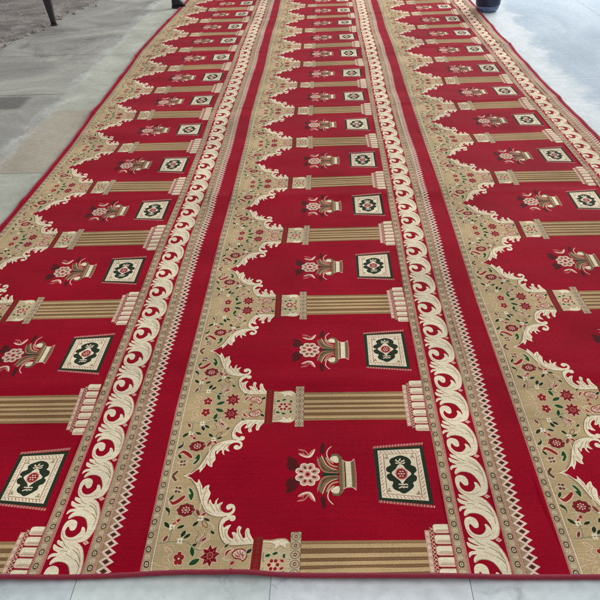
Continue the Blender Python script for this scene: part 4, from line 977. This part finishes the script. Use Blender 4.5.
tms = [tile_mat('white floor tile', (0, 0, 0)), tile_mat('greenish white floor tile', (-8, -4, -10)), tile_mat('greyish white floor tile', (-14, -10, -10))]
grout = ramp_mat('tile joint', [(.3, (160, 168, 172)), (.7, (186, 192, 194))], 20, 3)
sheet('tile_bed', [(-3.2, -3.2), (3.2, -3.2), (3.2, .5), (-1.05, .5), (-1.05, -.03), (-3.2, -.03)], -.0004, grout)
for i in range(-5, 6):
    for j in range(-5, 1):
        x0, x1 = (-.27+.82*i)*M+.0009, (-.27+.82*(i+1))*M-.0009
        if x0 < -1.1 and j == 0: y_top = -.035
        else: y_top = None
        y0, y1 = -.30+j*.492+.0009, -.30+(j+1)*.492-.0009
        if y_top: y1 = y_top
        sheet('floor_tile', [(x0, y0), (x1, y0), (x1, y1), (x0, y1)], 0.0015, tms[(i*2+j*3+1) % 3])

# ------------------------------------------------------------------ things standing at the far end
def flat_mat(name, c, rough=.6, spec=.5, scale=30, var=.25, bump=.2):
    lo = tuple(int(x*(1-var)) for x in c); hi = tuple(min(255, int(x*(1+var))) for x in c)
    return ramp_mat(name, [(.3, lo), (.7, hi)], scale, 5, (rough-.08, rough+.08), bump, .003, spec=spec)
def loft(name, rings, mat, parent=None, n=20, sub=True):
    """rings: (centre x, y, z, rx, ry, power) from the bottom up"""
    vv, ff = [], []
    for cx, cy, cz, rx, ry, pw in rings:
        for j in range(n):
            a = 6.28319*j/n; c, s = math.cos(a), math.sin(a)
            vv.append((cx+rx*math.copysign(abs(c)**pw, c), cy+ry*math.copysign(abs(s)**pw, s), cz))
    for i in range(len(rings)-1):
        for j in range(n): ff.append((i*n+j, i*n+(j+1) % n, (i+1)*n+(j+1) % n, (i+1)*n+j))
    ff.append(tuple(range(n))[::-1]); ff.append(tuple(range((len(rings)-1)*n, len(rings)*n)))
    me_ = bpy.data.meshes.new(name); me_.from_pydata(vv, [], ff)
    for p in me_.polygons: p.use_smooth = len(p.vertices) == 4
    o = link(name, me_, [mat], parent)
    return o
def empty(name, loc, label, cat, group=None):
    o = bpy.data.objects.new(name, None); COL.objects.link(o); o.location = loc; return tag(o, label, cat, group)
# dark navy tub at the right edge of the carpet
tub = empty('plastic_tub', (3.57*M, 11.12*M, .0), 'dark navy blue plastic tub standing beside the right edge of the carpet', 'tub')
nav = flat_mat('navy plastic', (30, 38, 66), .35, .5, 12, .15, .05)
greyb = flat_mat('rim and reflection blue', (96, 112, 146), .4, .5, 12, .12, .05)
loft('base', [(0, 0, .0, .080, .080, 1), (0, 0, .006, .092, .092, 1), (0, 0, .03, .108, .108, 1), (0, 0, .062, .116, .116, 1)], greyb, tub, 36)  # paler base paints in the tub's reflection on the glossy floor
loft('wall', [(0, 0, .0625, .119, .119, 1), (0, 0, .075, .122, .122, 1), (0, 0, .36, .142, .142, 1)], nav, tub, 36)
loft('rim', [(0, 0, .36, .148, .148, 1), (0, 0, .366, .154, .154, 1), (0, 0, .385, .154, .154, 1), (0, 0, .39, .148, .148, 1)], greyb, tub, 36)
# black boot by the left edge
boot = empty('boot', (-1.97*M, 12.42*M, .0), 'black boot standing on the pale slabs by the carpet edge', 'boot')
blk = flat_mat('black rubber', (26, 26, 30), .5, .4, 40, .2, .1)
loft('sole', [(.028, -.02, .0, .080, .042, .8), (.028, -.02, .016, .084, .046, .8), (.026, -.02, .022, .080, .044, .8)], blk, boot)
loft('upper', [(.026, -.02, .022, .076, .040, .8), (.020, -.018, .05, .070, .040, .85), (.002, -.01, .085, .052, .043, .9), (-.008, 0, .12, .047, .045, 1), (-.008, 0, .28, .052, .050, 1), (-.008, 0, .32, .055, .053, 1)], blk, boot)
# post on the rubble edge at far left
post = empty('metal_post', (-3.93*M, 11.2*M, -.002), 'dark leaning metal post standing on the broken ground at far left', 'post')
iron = flat_mat('dark iron', (46, 40, 42), .55, .4, 25, .25, .2)
loft('leg', [(0, 0, .012, .028, .024, .7), (-.004, 0, .05, .028, .024, .7), (-.03, .02, .3, .046, .036, .7), (-.06, .04, .62, .055, .04, .7)], iron, post)
loft('foot_plate', [(0, 0, .0, .036, .030, .6), (.0, 0, .010, .036, .03, .6), (0, 0, .014, .030, .026, .6)], iron, post)
# broken, dusty ground and rubble
dirt = ramp_mat('dusty broken ground', [(.3, (98, 88, 82)), (.5, (136, 126, 118)), (.7, (168, 160, 152))], 3.2, 10, (.8, .95), .8, .02)
def dirt_patch():
    nx, ny = 60, 50; vv, ff = [], []; rr = random.Random(11)
    for j in range(ny):
        for i in range(nx):
            x = -6.2+4.3*i/(nx-1); y = 5.6+8*j/(ny-1)
            # front boundary of the patch, ragged
            lim = np.interp(x, [-6.2, -2.5, -2.4, -2.2, -1.9], [5.2, 5.8, 6.9, 8.0, 9])
            d = y-lim
            z = -.010+.028*min(max(d/.6, -1), 1)*(.5+rr.random()*.5)
            vv.append((x, y, z if d > -.25 else -.05))
    for j in range(ny-1):
        for i in range(nx-1): a = j*nx+i; ff.append((a, a+1, a+nx+1, a+nx))
    me_ = bpy.data.meshes.new('dirt_ground'); me_.from_pydata(vv, [], ff)
    for p in me_.polygons: p.use_smooth = True
    o = link('dirt_ground', me_, [dirt]); o['kind'] = 'structure'
dirt_patch()
def rubble():
    vv, ff = [], []; rr = random.Random(4)
    for k in range(900):
        x = rr.uniform(-6.0, -1.6); lim = np.interp(x, [-6.2, -2.5, -2.4, -2.2, -1.9], [5.2, 5.8, 6.9, 8.0, 9])
        y = lim+rr.gauss(.25, .35) if rr.random() < .6 else lim+rr.random()*4
        if y < lim-.5: continue
        s = .006+.022*rr.random()**3; b = len(vv)
        a0 = rr.random()*6
        for zz, k_ in ((-.4, 1), (.5, .9), (.95, .45)):
            for j in range(6):
                a = a0+j*1.047; q = s*k_*rr.uniform(.7, 1.25)
                vv.append((x+q*math.cos(a), y+q*math.sin(a), .006+s*zz*.8))
        for r_ in (0, 1):
            for j in range(6): ff.append((b+r_*6+j, b+r_*6+(j+1) % 6, b+r_*6+6+(j+1) % 6, b+r_*6+6+j))
        ff.append(tuple(b+12+j for j in range(6)))
    me_ = bpy.data.meshes.new('rubble'); me_.from_pydata(vv, [], ff)
    st = flat_mat('pale rubble stone', (150, 142, 134), .9, .3, 6, .3, .3)
    o = link('rubble', me_, [st]); tag(o, 'scattered small stones and rubble on the dusty ground at far left', 'rubble', None, 'stuff')
rubble()


# ------------------------------------------------------------------ camera
f, p_, y_, r_ = 724.8, .567, -.05027, -.04556
fw = Vector((math.sin(y_)*math.cos(p_), math.cos(y_)*math.cos(p_), -math.sin(p_)))
rt = Vector((math.cos(y_), -math.sin(y_), 0)); up = rt.cross(fw)
rt2 = rt*math.cos(r_)+up*math.sin(r_); up2 = -rt*math.sin(r_)+up*math.cos(r_)
cam = bpy.data.cameras.new('camera'); co = bpy.data.objects.new('camera', cam); COL.objects.link(co)
mw = Matrix((rt2, up2, -fw)).transposed().to_4x4(); mw.translation = Vector((.8208*M, -1.9803*M, 2.5771*M+.0135)); co.matrix_world = mw
cam.sensor_width = 36; cam.lens = 36*f/600; cam.clip_start = .05; cam.clip_end = 200
scene.camera = co

# ------------------------------------------------------------------ light
w = bpy.data.worlds.new('World'); scene.world = w; w.use_nodes = True
bg = w.node_tree.nodes['Background']; bg.inputs[0].default_value = (.92, .95, 1, 1); bg.inputs[1].default_value = .55
def area(name, loc, tgt, sx, sy, power, col):
    l = bpy.data.lights.new(name, 'AREA'); l.shape = 'RECTANGLE'; l.size = sx; l.size_y = sy; l.energy = power; l.color = col
    o = bpy.data.objects.new(name, l); COL.objects.link(o); o.location = loc
    o.rotation_euler = (Vector(tgt)-Vector(loc)).to_track_quat('-Z', 'Y').to_euler()
area('daylight_opening', (7.0, 12.5, 4.2), (1.4, 4.5, 0), 7, 4.0, 1150, (.95, .98, 1))
area('overhead_fill', (1.5, 1.0, 5.0), (0.6, 1.5, 0), 5, 5, 45, (1, .98, .95))  # overhead fill added above the near end, no such source is seen
scene.view_settings.view_transform = 'Standard'; scene.view_settings.look = 'None'
scene.view_settings.exposure = 0; scene.view_settings.gamma = 1
